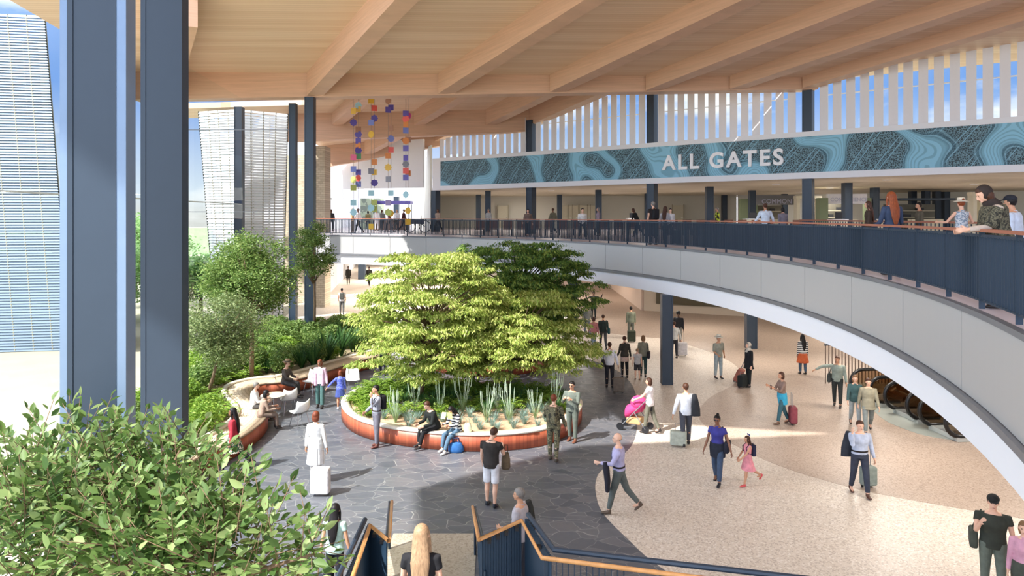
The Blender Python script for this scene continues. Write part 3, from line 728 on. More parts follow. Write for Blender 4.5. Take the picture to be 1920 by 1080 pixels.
def person(label, loc, yaw, H=1.75, skin='light', hair='brown', hs='short', top=(120,120,120), sleeve=1.0, bot=(60,60,66), leglen=1.0,
           shoe=(40, 34, 32), la=(0, 6, 8, 0), ra=(0, 6, 8, 0), ll=(0, 0), rl=(0, 0), lean=0, fem=False, skirt=None, coat=None, pelv=None,
           head=(0, 0), vox=.012, acc=(), group=None, wide=1.0, flare=0.0, topz=None):
    """la/ra: arm (flex, abduct, elbow, inward); ll/rl: leg (hip flex, knee flex); head: (yaw, pitch)"""
    root = thing('person', label, 'person', loc, R(yaw), group)
    s = H/1.75; det = vox < .018
    W_ = (0.92 if fem else 1.0)*wide
    hipz = .92; kn, an = .46, .085
    thl, shl = hipz-kn, kn-an
    legs = {}
    for side, (h, k) in ((-1, ll), (1, rl)):
        hp = Vector((side*.09*W_, 0, 0)); a = R(h); b = R(h-k); spread = side*.02
        knp = hp+Vector((spread, sin(a), -cos(a)))*thl; ank = knp+Vector((spread*.3, sin(b), -cos(b)))*shl
        legs[side] = [hp, knp, ank, b]
    lo = min(legs[-1][2].z, legs[1][2].z)
    zoff = an-lo if pelv is None else pelv
    for L in legs.values():
        for i in range(3): L[i] = L[i]+Vector((0, 0, zoff))
    hz = zoff
    tl = R(lean)
    def T(x, y, z):  # torso local (z above hips) -> body
        return Vector((x, y*cos(tl)+z*sin(tl), hz+z*cos(tl)-y*sin(tl)))
    # torso sections: (z, rx, ry, yoff)
    if fem: sec = [(-.06, .145, .10, -.01), (.03, .165, .112, -.012), (.12, .14, .098, 0), (.20, .122, .088, 0), (.32, .145, .105, .012), (.42, .155, .10, .0), (.49, .11, .075, -.005), (.53, .055, .055, 0)]
    else: sec = [(-.06, .15, .105, -.01), (.03, .16, .112, -.01), (.12, .152, .105, 0), (.20, .15, .10, .004), (.32, .17, .115, .01), (.42, .18, .11, 0), (.49, .13, .08, -.005), (.53, .06, .06, 0)]
    sec = [(z, rx*wide, ry*wide, yo) for z, rx, ry, yo in sec]
    def torso(mb, z0, z1, gr, seg=16, flare_=0):
        rings = []
        zs = [q for q in sec if z0-.001 <= q[0] <= z1+.001]
        for (z, rx, ry, yo) in zs:
            fl = flare_*max(0, (.15-z))
            rings.append([T((rx+gr+fl)*cos(2*pi*j/seg), yo+(ry+gr+fl)*sin(2*pi*j/seg), z) for j in range(seg)])
        mb.loft(rings)
    shw = (.165 if fem else .19)*wide
    arms = {}
    for side, (fl, ab, el, inw) in ((-1, la), (1, ra)):
        sh = T(side*shw, -.005, .445)
        f, ab_, e, iw = R(fl)-tl*.3, R(ab), R(el), R(inw)
        up = Vector((side*sin(ab_), sin(f)*cos(ab_), -cos(f)*cos(ab_))).normalized()
        fo = Vector((side*(sin(ab_)-sin(iw)), sin(f+e)*cos(iw), -cos(f+e))).normalized()
        elb = sh+up*.285; wr = elb+fo*.25
        arms[side] = (sh, elb, wr, fo, up)
    # ---------------- body (one continuous surface)
    mb = MB(); torso(mb, -.06, .53, 0)
    nk = T(0, -.005, .50); hd = T(0, .02, .50)
    hyaw, hpit = R(head[0]), R(head[1])
    HM = Matrix.Rotation(hyaw, 3, 'Z') @ Matrix.Rotation(hpit-tl*.6, 3, 'X')
    hc = T(0, .015, .50)+HM @ Vector((0, .015, .175))
    hp_ = lambda x, y, z: hc+HM @ Vector((x, y, z))
    mb.tube([T(0, -.01, .44), T(0, .0, .54), hp_(0, -.01, -.06)], [.06, .052, .05], 10)
    mb.ball(hc+HM @ Vector((0, -.012, .022)), (.073, .09, .088), 14, 10, M=HM.to_4x4())
    mb.tube([hp_(0, .012, .02), hp_(0, .018, -.045), hp_(0, .028, -.092)], [(.066, .066), (.056, .058), (.030, .034)], 12, up=HM @ Vector((0, 1, 0)))
    mb.ball(hp_(0, .068, -.086), (.018, .014, .014), 8, 6)
    mb.tube([hp_(0, .076, .015), hp_(0, .094, -.018), hp_(0, .098, -.034), hp_(0, .074, -.040)], [.008, .011, .014, .010], 8)
    mb.ball(hp_(0, .066, .028), (.05, .014, .012), 10, 6, M=HM.to_4x4())
    mb.ball(hp_(0, .080, -.060), (.020, .008, .008), 8, 6, M=HM.to_4x4())
    for sd_ in (-1, 1): mb.ball(hp_(sd_*.074, -.005, -.005), (.012, .018, .030), 8, 6, M=HM.to_4x4())
    for side, L in legs.items():
        hp, knp, ank, b = L
        m1 = hp.lerp(knp, .45); m2 = knp.lerp(ank, .3)
        mb.tube([hp, m1, knp, m2+Vector((0, -.012, 0)), knp.lerp(ank, .75), ank], [.085*W_, .072*W_, .054, .055, .038, .034], 10)
        mb.tube([ank+Vector((0, -.03, -.035)), ank+Vector((0, .05, -.045)), ank+Vector((0, .13, -.065))], [.032, .034, .024], 8, sq=.8)
    for side, (sh, elb, wr, fo, up) in arms.items():
        k_ = .88 if fem else 1.0
        mb.tube([T(side*shw*.55, -.005, .45), sh, sh.lerp(elb, .35), elb, elb.lerp(wr, .3), wr], [.05, .052*k_, .044*k_, .036*k_, .038*k_, .025], 10)
        # hand: palm, four fingers, thumb
        hx = fo.cross(Vector((side, 0, 0))); 
        if hx.length < .3: hx = Vector((0, 1, 0))
        hx.normalize(); pn = fo.cross(hx).normalized()*(1 if side > 0 else 1)     # hx: across palm (fore), pn: palm normal
        inwd = Vector((-side, 0, 0)); pn = (inwd-fo*inwd.dot(fo)).normalized(); hx = fo.cross(pn).normalized()
        if hx.y < 0: hx = -hx
        pc = wr+fo*.045
        mb.tube([wr, wr+fo*.03, wr+fo*.085], [(.022, .022), (.036, .016), (.038, .014)], 10, up=pn)
        for i, (o_, ln) in enumerate(((-.030, .062), (-.010, .076), (.010, .080), (.030, .070))):
            b0 = wr+fo*.082+hx*o_; b1_ = b0+(fo*.8+pn*.35).normalized()*ln*.5; b2_ = b1_+(fo*.45+pn*.9).normalized()*ln*.5
            mb.tube([b0, b1_, b2_], [.0095, .0088, .0075], 6)
        t0 = wr+fo*.035+hx*.030; t1_ = t0+(fo*.6+hx*.6+pn*.3).normalized()*.035; t2_ = t1_+(fo*.8+hx*.1+pn*.4).normalized()*.03
        mb.tube([t0, t1_, t2_], [.013, .011, .009], 6)
    body = mb.build('body', skinm(skin), root); remesh(body, vox*.72 if det else vox)
    # ---------------- clothing
    g = .014
    mt = matof(top)
    tb = MB(); zlow = (.03 if any(q[0] == 'belt' for q in acc) else -.06) if topz is None else topz
    torso(tb, zlow if zlow in [q[0] for q in sec] else -.06, .49, g+.004)
    tb.tube([T(0, -.005, .47), T(0, -.002, .535)], [.085, .062], 12)
    for side, (sh, elb, wr, fo, up) in arms.items():
        k_ = .9 if fem else 1.0
        pts = [T(side*shw*.5, -.005, .445), sh, sh.lerp(elb, .4)]; rr = [.062, .066*k_, .060*k_]
        if sleeve >= .5: pts += [elb]; rr += [.052*k_]
        if sleeve >= .9: pts += [elb.lerp(wr, .5), elb.lerp(wr, .94)]; rr += [.047*k_, .037]
        elif sleeve < .2: pts = pts[:2]; rr = [.06, .05]
        tb.tube(pts, rr, 10)
    if coat is not None:   # coat hem below hips
        rings = []
        for z, gr in ((.16, .02), (.03, .035), (-.15, .05), (-coat, .085)):
            rx = .155*W_+gr; ry = .11+gr; rings.append([Vector((rx*cos(2*pi*j/16), ry*sin(2*pi*j/16), hz+z)) if z < .1 else T(rx*cos(2*pi*j/16), ry*sin(2*pi*j/16), z) for j in range(16)])
        tb.loft(rings[::-1])
    remesh(tb.build('dress' if (skirt and skirt[1] is None) else ('coat' if coat else 'top'), mt, root), vox)
    if skirt:
        ln, cm, fl = skirt
        sb = MB(); rings = []
        mid = (legs[-1][1]+legs[1][1])/2
        for t_ in (0, .3, .65, 1.0):
            c_ = Vector((0, 0, hz+.06)).lerp(Vector((mid.x, mid.y*.6, hz-ln)), t_); rx = .16+(fl)*t_; ry = .12+(fl*.9)*t_
            rings.append([c_+Vector((rx*cos(2*pi*j/18)*(1+.05*(j % 2)*t_), ry*sin(2*pi*j/18)*(1+.05*(j % 2)*t_), 0)) for j in range(18)])
        sb.loft(rings[::-1]); remesh(sb.build('skirt', matof(cm) if cm is not None else mt, root), vox)
    if bot is not None:
        pb = MB(); torso(pb, -.06, .12, g)
        for side, L in legs.items():
            hp, knp, ank, b = L; pts = [hp+Vector((0, 0, .02)), hp.lerp(knp, .4)]; rr = [.098*W_, .086*W_]
            if leglen > .6: pts += [knp, knp.lerp(ank, .4), knp.lerp(ank, .92)]; rr += [.070+flare*.3, .064+flare*.6, .052+flare]
            else: pts += [hp.lerp(knp, .85)]; rr += [.085*W_]
            pb.tube(pts, rr, 10)
        remesh(pb.build('shorts' if leglen <= .6 else 'trousers', matof(bot), root), vox)
    for side, L in legs.items():
        ank, b = L[2], L[3]
        sh_ = MB(); pit = min(0, b*.9) if b < -.35 else 0
        Mx = Matrix.Rotation(pit, 3, 'X'); q = lambda x, y, z: ank+Mx @ Vector((x, y, z))
        sh_.tube([q(0, -.055, -.045), q(0, -.02, -.042), q(0, .06, -.052), q(0, .13, -.060), q(0, .165, -.064)], [(.028, .030), (.040, .042), (.044, .034), (.044, .024), (.026, .016)], 10, up=Mx @ Vector((0, 0, 1)))
        sh_.tube([q(0, -.012, -.04), q(0, -.01, .02)], [.044, .043], 10)
        o = sh_.build('shoe', plain('shoe', shoe, .5), root); remesh(o, vox)
    # ---------------- hair and face
    hb = MB()
    def capball(cen, rad, cut=True):
        n0 = len(hb.v); hb.ball((0, 0, 0), rad, 16, 12)
        for i in range(n0, len(hb.v)):
            v = Vector(hb.v[i])+Vector(cen)
            if cut and v.y > .028 and v.z < .055: v = Vector((v.x*.72, min(v.y, .03)*.7, v.z))
            hb.v[i] = tuple(hp_(*v))
    if hs != 'bald':
        capball((0, -.018, .032), (.084, .098, .092))
        if hs in ('short', 'cap', 'hat'):
            hb.tube([hp_(0, -.075, .02), hp_(0, -.065, -.055)], [(.065, .03), (.05, .02)], 10, up=HM @ Vector((0, 1, 0)))
        if hs == 'long':
            e = T(0, -.13, .26); e2 = T(0, -.135, .12)
            hb.tube([hp_(0, -.05, .05), hp_(0, -.075, -.06), T(0, -.105, .44), e, e2], [(.078, .06), (.088, .055), (.105, .042), (.085, .034), (.035, .018)], 12, up=Vector((0, 1, 0)))
            for sd_ in (-1, 1): hb.tube([hp_(sd_*.062, .015, .03), hp_(sd_*.076, .008, -.06), T(sd_*.095, .0, .46)], [.025, .026, .018], 8)
        if hs == 'bob':
            hb.tube([hp_(0, -.03, .04), hp_(0, -.045, -.05), hp_(0, -.04, -.12)], [(.088, .075), (.094, .07), (.075, .055)], 12, up=HM @ Vector((0, 1, 0)))
        if hs == 'bun': hb.ball(hp_(0, -.075, .115), .04, 10, 8)
        if hs == 'pony': hb.tube([hp_(0, -.09, .05), hp_(0, -.14, .0), T(0, -.13, .40)], [.03, .035, .012], 8)
        if hs == 'afro': hb.ball(hp_(0, -.03, .05), (.115, .12, .11), 12, 9)
        remesh(hb.build('hair' if hs not in ('scarf',) else 'headscarf', hairm(hair), root), vox*.8)
    else:
        hb.tube([hp_(-.06, -.045, -.02), hp_(0, -.088, -.015), hp_(.06, -.045, -.02)], [.014, .02, .014], 8); remesh(hb.build('hair', hairm(hair), root), vox*.7)
    if det:
        for sd_ in (-1, 1):
            MB().ball(hp_(sd_*.030, .077, .006), (.011, .006, .006), 8, 6).build('eye', plain('eye_dark', (38, 28, 24), .2), root, True)
        MB().ball(hp_(0, .0865, -.060), (.021, .004, .0055), 8, 6).build('mouth', plain('lips', (150, 84, 78), .5), root, True)
    for ac in acc:
        k_ = ac[0]; c_ = matof(ac[1]) if len(ac) > 1 else None
        if k_ == 'backpack':
            a_ = MB(); a_.box(T(0, -.185, .30), (.27, .14, .40), rx=-tl); o = a_.build('backpack', c_, root); bevel(o, .045, 3)
            for sd_ in (-1, 1): MB().tube([T(sd_*.10, -.12, .46), T(sd_*.11, .0, .515), T(sd_*.115, .12, .42), T(sd_*.13, .10, .25), T(sd_*.12, -.12, .16)], .016, 6).build('strap', c_, root)
        if k_ == 'cap':
            a_ = MB(); n0 = 0; a_.ball((0, 0, 0), (.092, .108, .085), 16, 10)
            a_.v = [tuple(hp_(v[0], v[1]-.012, max(v[2], -.01)+.055)) for v in a_.v]
            a_.add([hp_(x, y, z) for (x, y, z) in ((-.07, .07, .055), (.07, .07, .055), (.055, .155, .04), (-.055, .155, .04), (-.07, .07, .065), (.07, .07, .065), (.055, .155, .05), (-.055, .155, .05))], [(0,1,2,3),(7,6,5,4),(0,4,5,1),(1,5,6,2),(2,6,7,3),(3,7,4,0)])
            a_.build('cap', c_, root, False)
        if k_ == 'hat':
            a_ = MB(); a_.lathe((0, 0, 0), [(.0, .075), (.17, .06), (.175, .067), (.092, .085), (.086, .15), (.07, .165), (.0, .166)], 20); a_.v = [tuple(hp_(v[0], v[1]-.01, v[2])) for v in a_.v]
            o = a_.build('sun_hat', c_, root, True); 
            b_ = MB(); b_.lathe((0, 0, 0), [(.088, .083), (.096, .083), (.094, .105), (.086, .105)], 20); b_.v = [tuple(hp_(v[0], v[1]-.01, v[2])) for v in b_.v]; b_.build('hat_band', M['black'], o)
        if k_ == 'scarf':
            a_ = MB(); a_.ball((0, 0, 0), (.096, .108, .108), 16, 12); v2 = []
            for v in a_.v:
                x, y, z = v[0], v[1]-.022, v[2]+.02
                if y > .045 and z < .075: x, y = x*.75, .02
                v2.append(tuple(hp_(x, y, z)))
            a_.v = v2; a_.tube([hp_(0, -.01, -.09), T(0, .0, .49), T(0, 0, .42)], [.085, .115, .15], 12); remesh(a_.build('headscarf', c_, root), vox)
        if k_ == 'shawl':
            a_ = MB(); torso(a_, .03, .49, .055)
            for side, (sh, elb, wr, fo, up) in arms.items(): a_.tube([sh, sh.lerp(elb, .5), elb], [.085, .09, .075], 10)
            remesh(a_.build('shawl', c_, root), vox)
        if k_ == 'jacket_open':
            a_ = MB()
            for side, (sh, elb, wr, fo, up) in arms.items():
                a_.tube([T(side*shw*.5, -.005, .445), sh, sh.lerp(elb, .4), elb, elb.lerp(wr, .9)], [.07, .074, .067, .058, .044], 10)
                a_.tube([T(side*.10, .05, .47), T(side*.115, .075, .30), T(side*.12, .07, .10), T(side*.125, .06, -.12)], [(.05, .05), (.065, .06), (.07, .065), (.075, .07)], 10)
            a_.tube([T(0, -.03, .47), T(0, -.05, .3), T(0, -.05, .1), T(0, -.055, -.12)], [(.12, .07), (.175, .095), (.17, .095), (.185, .10)], 14, up=Vector((0, 1, 0)))
            remesh(a_.build('jacket', c_, root), vox)
        if k_ == 'glasses':
            a_ = MB()
            for sd_ in (-1, 1): a_.ball(hp_(sd_*.031, .086, .006), (.024, .006, .017), 10, 6)
            a_.box(hp_(0, .090, .012), (.03, .004, .004)); a_.tube([hp_(-.055, .08, .01), hp_(-.08, -.01, .01)], .003, 5); a_.tube([hp_(.055, .08, .01), hp_(.08, -.01, .01)], .003, 5); a_.build('sunglasses', M['black'], root)
        if k_ == 'phone':
            sh, elb, wr, fo, up = arms[ac[1]]; MB().box(wr+fo*.09+Vector((0, .01, 0)), (.072, .012, .145)).build('phone', M['black'], root)
        if k_ == 'tie':
            a_ = MB(); a_.tube([T(0, .115, .45), T(0, .148, .34), T(0, .135, .12)], [(.012, .006), (.03, .008), (.03, .008)], 8, up=Vector((0, 1, 0))); a_.build('necktie', c_, root)
        if k_ == 'armjacket':     # jacket draped over a forearm or shoulder (side, 'arm'|'shoulder')
            sh, elb, wr, fo, up = arms[ac[2]]
            a_ = MB()
            if ac[3] == 'arm': p0 = elb.lerp(wr, .55)
            else: p0 = sh+Vector((ac[2]*.02, -.06, .03))
            a_.tube([p0+Vector((0, 0, .035)), p0+Vector((ac[2]*.01, -.02, -.10)), p0+Vector((ac[2]*.03, -.05, -.35)), p0+Vector((ac[2]*.03, -.05, -.55))], [(.06, .05), (.09, .07), (.12, .065), (.13, .05)], 12, up=Vector((0, 1, 0)))
            remesh(a_.build('jacket', c_, root), vox)
        if k_ == 'shoulderbag':
            sd_ = ac[2]; c0 = T(sd_*(shw+.06), -.08, .02)
            o = MB().box(c0, (.12, .34, .28)).build('shoulder_bag', c_, root); bevel(o, .04, 3)
            MB().tube([c0+Vector((0, .12, .13)), T(sd_*shw*.8, .0, .52), c0+Vector((0, -.12, .13))], .012, 6).build('strap', c_, root)
        if k_ == 'waistwrap':
            a_ = MB(); a_.tube([T(0, 0, .12), T(0, -.01, -.02), T(0, -.04, -.25)], [(.18, .14), (.20, .15), (.19, .13)], 14, up=Vector((0, 1, 0))); remesh(a_.build('tied_sweater', c_, root), vox)
        if k_ == 'belt':
            a_ = MB(); a_.lathe((0, 0, hz+.09), [(.10, 0), (.174*wide, 0), (.174*wide, .035), (.10, .035)], 18); a_.v = [(v[0], v[1]*.75, v[2]) for v in a_.v]; a_.build('belt', c_, root)
    root.scale = (s, s, s)
    return root
WALK = dict(ll=(24, 8), rl=(-16, 22), la=(-18, 8, 12, 0), ra=(20, 8, 18, 0))
WALK2 = dict(rl=(22, 8), ll=(-18, 26), ra=(-16, 8, 12, 0), la=(18, 8, 18, 0))
STAND = dict(ll=(3, 2), rl=(-3, 3))
def at(px, py, z=0.0): 
    p = P(px, py, z); p.z = z+(.008 if z == 0 else .002); return p
MIRE = dict(vox=.02)
D = srgb
# --- around the planter
person('person in grey blazer and pink shirt with black backpack, phone at ear, beside the planter', at(706, 838), 120, 1.8, 'tan', 'black', 'short', (146, 148, 158), 1, (110, 106, 116), shoe=(96, 50, 40), la=(55, 10, 125, 10), ra=(10, 8, 50, 20), acc=(('backpack', (24, 24, 28)), ('tie', (150, 60, 74)), ('belt', (60, 40, 30))), **STAND)
pz = .50
person('person in black sitting on the planter rim, leaning forward', Vector((P(815, 810, .5).x, P(815, 806, .5).y+.12, 0)), 125, 1.78, 'light', 'brown', 'short', (28, 32, 30), 1, (26, 26, 28), shoe=(30, 28, 28), ll=(80, 62), rl=(84, 80), pelv=.57, lean=22, la=(25, 5, 60, 20), ra=(25, 5, 60, 20), head=(0, -10))
person('person in striped jumper and blue jeans sitting on the planter rim reading', Vector((P(856, 812, .5).x, P(856, 810, .5).y+.1, 0)), 140, 1.68, 'tan', 'black', 'long', 'stripe', 1, (74, 104, 128), shoe=(226, 222, 214), ll=(72, 45), rl=(80, 70), pelv=.57, lean=14, la=(30, 5, 75, 20), ra=(30, 5, 75, 20), head=(0, -28), fem=True)
person('person in camouflage uniform seen from behind at the right of the planter', at(1038, 864), -20, 1.82, 'light', 'red', 'short', 'camo', 1, 'camo', shoe=(74, 64, 50), la=(20, 10, 70, 30), ra=(6, 10, 20, 0), ll=(3, 2), rl=(-8, 4), wide=1.06, acc=(('backpack', 'camo'),))
person('person in olive flight suit and sunglasses at the right end of the planter', at(1073, 828), 150, 1.8, 'tan', 'black', 'short', (96, 104, 92), 1, (92, 100, 88), shoe=(110, 66, 46), la=(30, 6, 95, 35), ra=(30, 6, 95, 35), wide=1.06, acc=(('glasses',),), **STAND)
person('person in dark brown tee and white shorts looking down, seen from behind', at(921, 950), -20, 1.82, 'light', 'brown', 'short', (52, 46, 42), .4, (216, 212, 214), .5, (34, 34, 40), la=(10, 8, 20, 0), ra=(30, 8, 80, 30), head=(-20, -25), wide=1.05, **STAND)
person('person in light grey jumper beside the stair guard, facing left', Vector((P(975, 1075).x, 12.2, .008)), 70, 1.84, 'tan', 'grey', 'short', (178, 168, 172), 1, (70, 70, 80), la=(12, 6, 70, 25), ra=(0, 8, 12, 0), wide=1.02, acc=(('armjacket', (50, 50, 46), 1, 'shoulder'),), **STAND)
person('person with long black hair in mint top, seen from behind beside a black suitcase', Vector((qx(628, 11.9), 11.9, .008)), -8, 1.68, 'tan', 'black', 'long', (176, 214, 200), .4, (34, 34, 42), la=(-6, 10, 10, 0), ra=(0, 12, 10, 0), fem=True, **STAND)
person('person with long blond hair in black tee on the stairs', Vector((qx(790, 7.3), 7.3, 1.64)), 0, 1.74, 'light', 'blond', 'long', (32, 32, 36), .4, (28, 28, 32), la=(18, 10, 50, 10), ra=(-4, 10, 10, 0), fem=True, wide=.96, vox=.010, **STAND)
person('person in long white coat seen from behind pulling a white suitcase', at(592, 905), -5, 1.80, 'tan', 'red', 'bob', (222, 220, 216), 1, (196, 186, 176), shoe=(120, 96, 80), coat=.46, la=(0, 10, 10, 0), ra=(-10, 14, 10, 0), fem=True, ll=(6, 2), rl=(-6, 6))
person('person in red jacket and floral skirt walking left by the bench', at(438, 884), 95, 1.72, 'brown', 'black', 'long', (186, 38, 52), 1, (34, 34, 38), shoe=(40, 30, 34), skirt=(.34, 'floral', .14), la=(-4, 8, 14, 0), ra=(4, 8, 14, 0), fem=True, ll=(20, 4), rl=(-22, 28))
person('person in brown suit sitting on the serpentine bench', Vector((P(532, 722, .5).x, P(532, 722, .5).y+.15, 0)), -100, 1.76, 'light', 'red', 'short', (92, 80, 72), 1, (70, 66, 64), la=(25, 8, 60, 30), ra=(30, 8, 50, 30), ll=(84, 78), rl=(80, 60), pelv=.57, lean=6, acc=(('hat', (150, 120, 90)),))
person('person in white shirt with grey hair sitting at the bench tip', Vector((P(474, 765, .5).x, P(474, 765, .5).y, 0)), -70, 1.7, 'light', 'grey', 'short', (232, 232, 234), 1, (90, 86, 84), la=(25, 8, 70, 10), ra=(25, 8, 70, 10), ll=(84, 80), rl=(84, 80), pelv=.57, lean=8)
person('person in tan shawl with dark hair sitting at the bench tip', Vector((P(489, 780, .5).x, P(489, 780, .5).y, 0)), -60, 1.66, 'brown', 'black', 'bob', (160, 132, 112), 1, (120, 100, 86), la=(25, 8, 70, 10), ra=(25, 8, 70, 10), ll=(84, 80), rl=(84, 80), pelv=.57, lean=14, fem=True)
person('person in pink cardigan and wide green trousers facing the camera by the white chairs', at(600, 765), 175, 1.70, 'brown', 'red', 'bob', (226, 218, 222), 1, (76, 116, 110), flare=.02, fem=True, la=(4, 14, 14, 0), ra=(6, 8, 14, 0), acc=(('jacket_open', (204, 160, 178)),), **STAND)
person('child in blue patterned jacket and skirt holding hands, walking away', at(638, 768), 20, 1.36, 'tan', 'red', 'bob', 'blueplaid', 1, None, shoe=(214, 210, 214), skirt=(.36, (60, 76, 150), .06), la=(-10, 50, 10, -10), ra=(4, 8, 10, 0), fem=True, **STAND)
person('person in dark trousers mostly hidden behind the left maple crown', at(718, 702), 10, 1.7, 'tan', 'black', 'short', (52, 52, 58), 1, (44, 46, 56), **WALK, vox=.018)
person('person in black coat behind the planter, between the maples', at(892, 722), 170, 1.78, 'dark', 'black', 'short', (36, 34, 34), 1, (32, 32, 34), coat=.4, acc=(('shoulderbag', (120, 30, 34), -1),), **STAND)
# --- terrazzo foreground
person('bald person in lilac shirt walking left with a jacket over the arm', at(1160, 962), 80, 1.84, 'light', 'grey', 'bald', (176, 168, 206), 1, (92, 98, 92), shoe=(84, 68, 54), wide=1.06, la=(30, 8, 62, 15), ra=(-5, 8, 10, 0), ll=(16, 4), rl=(-22, 20), acc=(('armjacket', (36, 34, 44), -1, 'arm'), ('tie', (50, 50, 80)), ('belt', (40, 30, 26))))
person('person in blue tee and jeans with sunglasses leading a child', at(1345, 906), 150, 1.74, 'brown', 'black', 'bun', (54, 52, 140), .4, (58, 76, 104), shoe=(28, 28, 34), la=(8, 22, 14, 0), ra=(14, 12, 16, 0), fem=True, ll=(16, 4), rl=(-12, 10), acc=(('glasses',), ('shoulderbag', (36, 36, 48), -1), ('waistwrap', (38, 42, 56))))
person('child in pink dress with navy backpack and blue hair bow', at(1402, 911), 100, 1.26, 'tan', 'brown', 'long', (236, 136, 146), .1, None, shoe=(206, 84, 86), skirt=(.36, None, .12), la=(40, 10, 20, 0), ra=(12, 20, 10, 0), fem=True, ll=(14, 4), rl=(-26, 34), acc=(('backpack', (36, 38, 66)),))
person('person in white shirt with black jacket over the shoulder, walking away with a suitcase', at(1286, 836), 0, 1.84, 'tan', 'brown', 'short', (226, 232, 240), 1, (74, 76, 86), la=(-22, 22, 6, 0), ra=(20, 10, 60, 20), ll=(-10, 10), rl=(10, 4), acc=(('armjacket', (48, 50, 54), 1, 'shoulder'),))
person('person in white tee and olive trousers pushing a pink stroller', at(1218, 812), 60, 1.72, 'light', 'brown', 'bob', (236, 226, 226), .4, (108, 106, 88), la=(38, 8, 26, 0), ra=(38, 8, 26, 0), fem=True, **dict(ll=(10, 3), rl=(-14, 12)))
person('person in white shirt walking away with a dark bag and brown suitcase', at(1143, 727), -5, 1.78, 'tan', 'brown', 'short', (226, 226, 232), 1, (46, 44, 50), la=(0, 12, 10, 0), ra=(-8, 14, 8, 0), acc=(('shoulderbag', (40, 38, 44), -1),), vox=.016, **STAND)
person('person in dark jacket and pale pink skirt with black boots', at(1171, 709), 10, 1.74, 'light', 'brown', 'short', (62, 58, 50), 1, (36, 32, 34), skirt=(.24, (204, 170, 152), .02), la=(0, 12, 30, 0), ra=(0, 12, 10, 0), fem=True, vox=.016, **STAND)
person('child in grey tee and dark shorts standing with a grown up', at(1195, 713), 0, 1.3, 'light', 'blond', 'short', (186, 182, 178), .4, (58, 56, 60), .5, (120, 84, 70), vox=.016, **STAND)
person('person in olive top with a dark shoulder bag beside the child in grey', at(1206, 707), -15, 1.74, 'light', 'lightbrown', 'bob', (136, 132, 110), 1, (44, 72, 70), fem=True, acc=(('shoulderbag', (38, 34, 40), 1),), vox=.016, **STAND)
person('person in grey green jacket walking away at the far left of the group', at(1101, 630), 0, 1.78, 'tan', 'black', 'short', (112, 112, 104), 1, (96, 104, 112), **WALK, **MIRE)
person('person in red patterned top and light blue jeans walking away', at(1113, 655), 5, 1.68, 'tan', 'brown', 'bob', (190, 112, 112), 1, (122, 142, 162), fem=True, **WALK2, **MIRE)
person('person in dark green jacket with a teal duffel bag', at(1131, 654), 0, 1.78, 'tan', 'brown', 'short', (44, 58, 54), 1, (70, 72, 74), acc=(('shoulderbag', (38, 76, 76), 1),), **WALK, **MIRE)
person('person in black farthest back with hands on the head', at(1113, 598), 180, 1.78, 'dark', 'black', 'short', (34, 36, 36), 1, (34, 40, 40), la=(60, 60, 110, 30), ra=(60, 60, 110, 30), **MIRE)
person('person in olive suit walking away with a dark green suitcase', at(1183, 636), 5, 1.78, 'tan', 'black', 'short', (110, 114, 92), 1, (100, 100, 82), **STAND, **MIRE)
person('person with black curly hair and dark top behind the white terrazzo column', at(1272, 650), 160, 1.8, 'dark', 'black', 'afro', (34, 34, 38), 1, (120, 116, 106), **STAND, **MIRE)
person('person in pale jacket beside the blue column pulling a pale suitcase', at(1264, 672), 10, 1.74, 'light', 'brown', 'short', (186, 186, 180), 1, (50, 50, 56), la=(0, 8, 10, 0), ra=(-10, 14, 10, 0), **STAND, **MIRE)
person('person in straw hat, grey shirt and pale jeans with a red suitcase', at(1347, 710), 200, 1.78, 'tan', 'grey', 'short', (142, 142, 126), .5, (150, 162, 162), la=(-20, 22, 8, 0), ra=(10, 10, 60, 10), acc=(('hat', (216, 210, 190)),), vox=.016, **STAND)
person('person in black coat and trousers with a pale headscarf', at(1404, 726), 100, 1.76, 'light', 'grey', 'bob', (30, 30, 34), 1, (30, 34, 34), coat=.2, acc=(('scarf', (196, 184, 166)),), vox=.016, **STAND)
person('person looking at a phone in rusty brown top and teal jeans', at(1466, 795), 95, 1.70, 'tan', 'brown', 'bob', (136, 108, 94), 1, (52, 96, 108), shoe=(110, 80, 60), la=(30, 6, 85, 10), ra=(30, 6, 85, 10), fem=True, acc=(('waistwrap', (40, 160, 200)), ('phone', -1)), ll=(14, 4), rl=(-14, 10))
person('person in striped top and orange skirt with very long black hair', at(1505, 702), 5, 1.70, 'brown', 'black', 'long', 'stripe', 1, (62, 88, 112), fem=True, skirt=(.42, (214, 92, 44), .10), vox=.016, **STAND)
person('person in pale green jacket pointing left with a raised arm', at(1570, 763), 150, 1.80, 'tan', 'brown', 'short', (140, 152, 138), 1, (50, 54, 52), la=(4, 10, 10, 0), ra=(20, 78, 10, -30), acc=(('shoulderbag', (60, 64, 60), 1),), vox=.014, ll=(8, 2), rl=(-8, 6))
person('person in teal jacket and pale jeans walking beside another, near the escalators', at(1603, 800), 160, 1.70, 'light', 'lightbrown', 'bob', (60, 92, 92), 1, (156, 166, 164), fem=True, vox=.014, **WALK)
person('person in beige coat and grey jeans walking near the escalators', at(1628, 812), 160, 1.74, 'light', 'brown', 'short', (146, 138, 112), 1, (120, 128, 124), coat=.12, vox=.014, **WALK2)
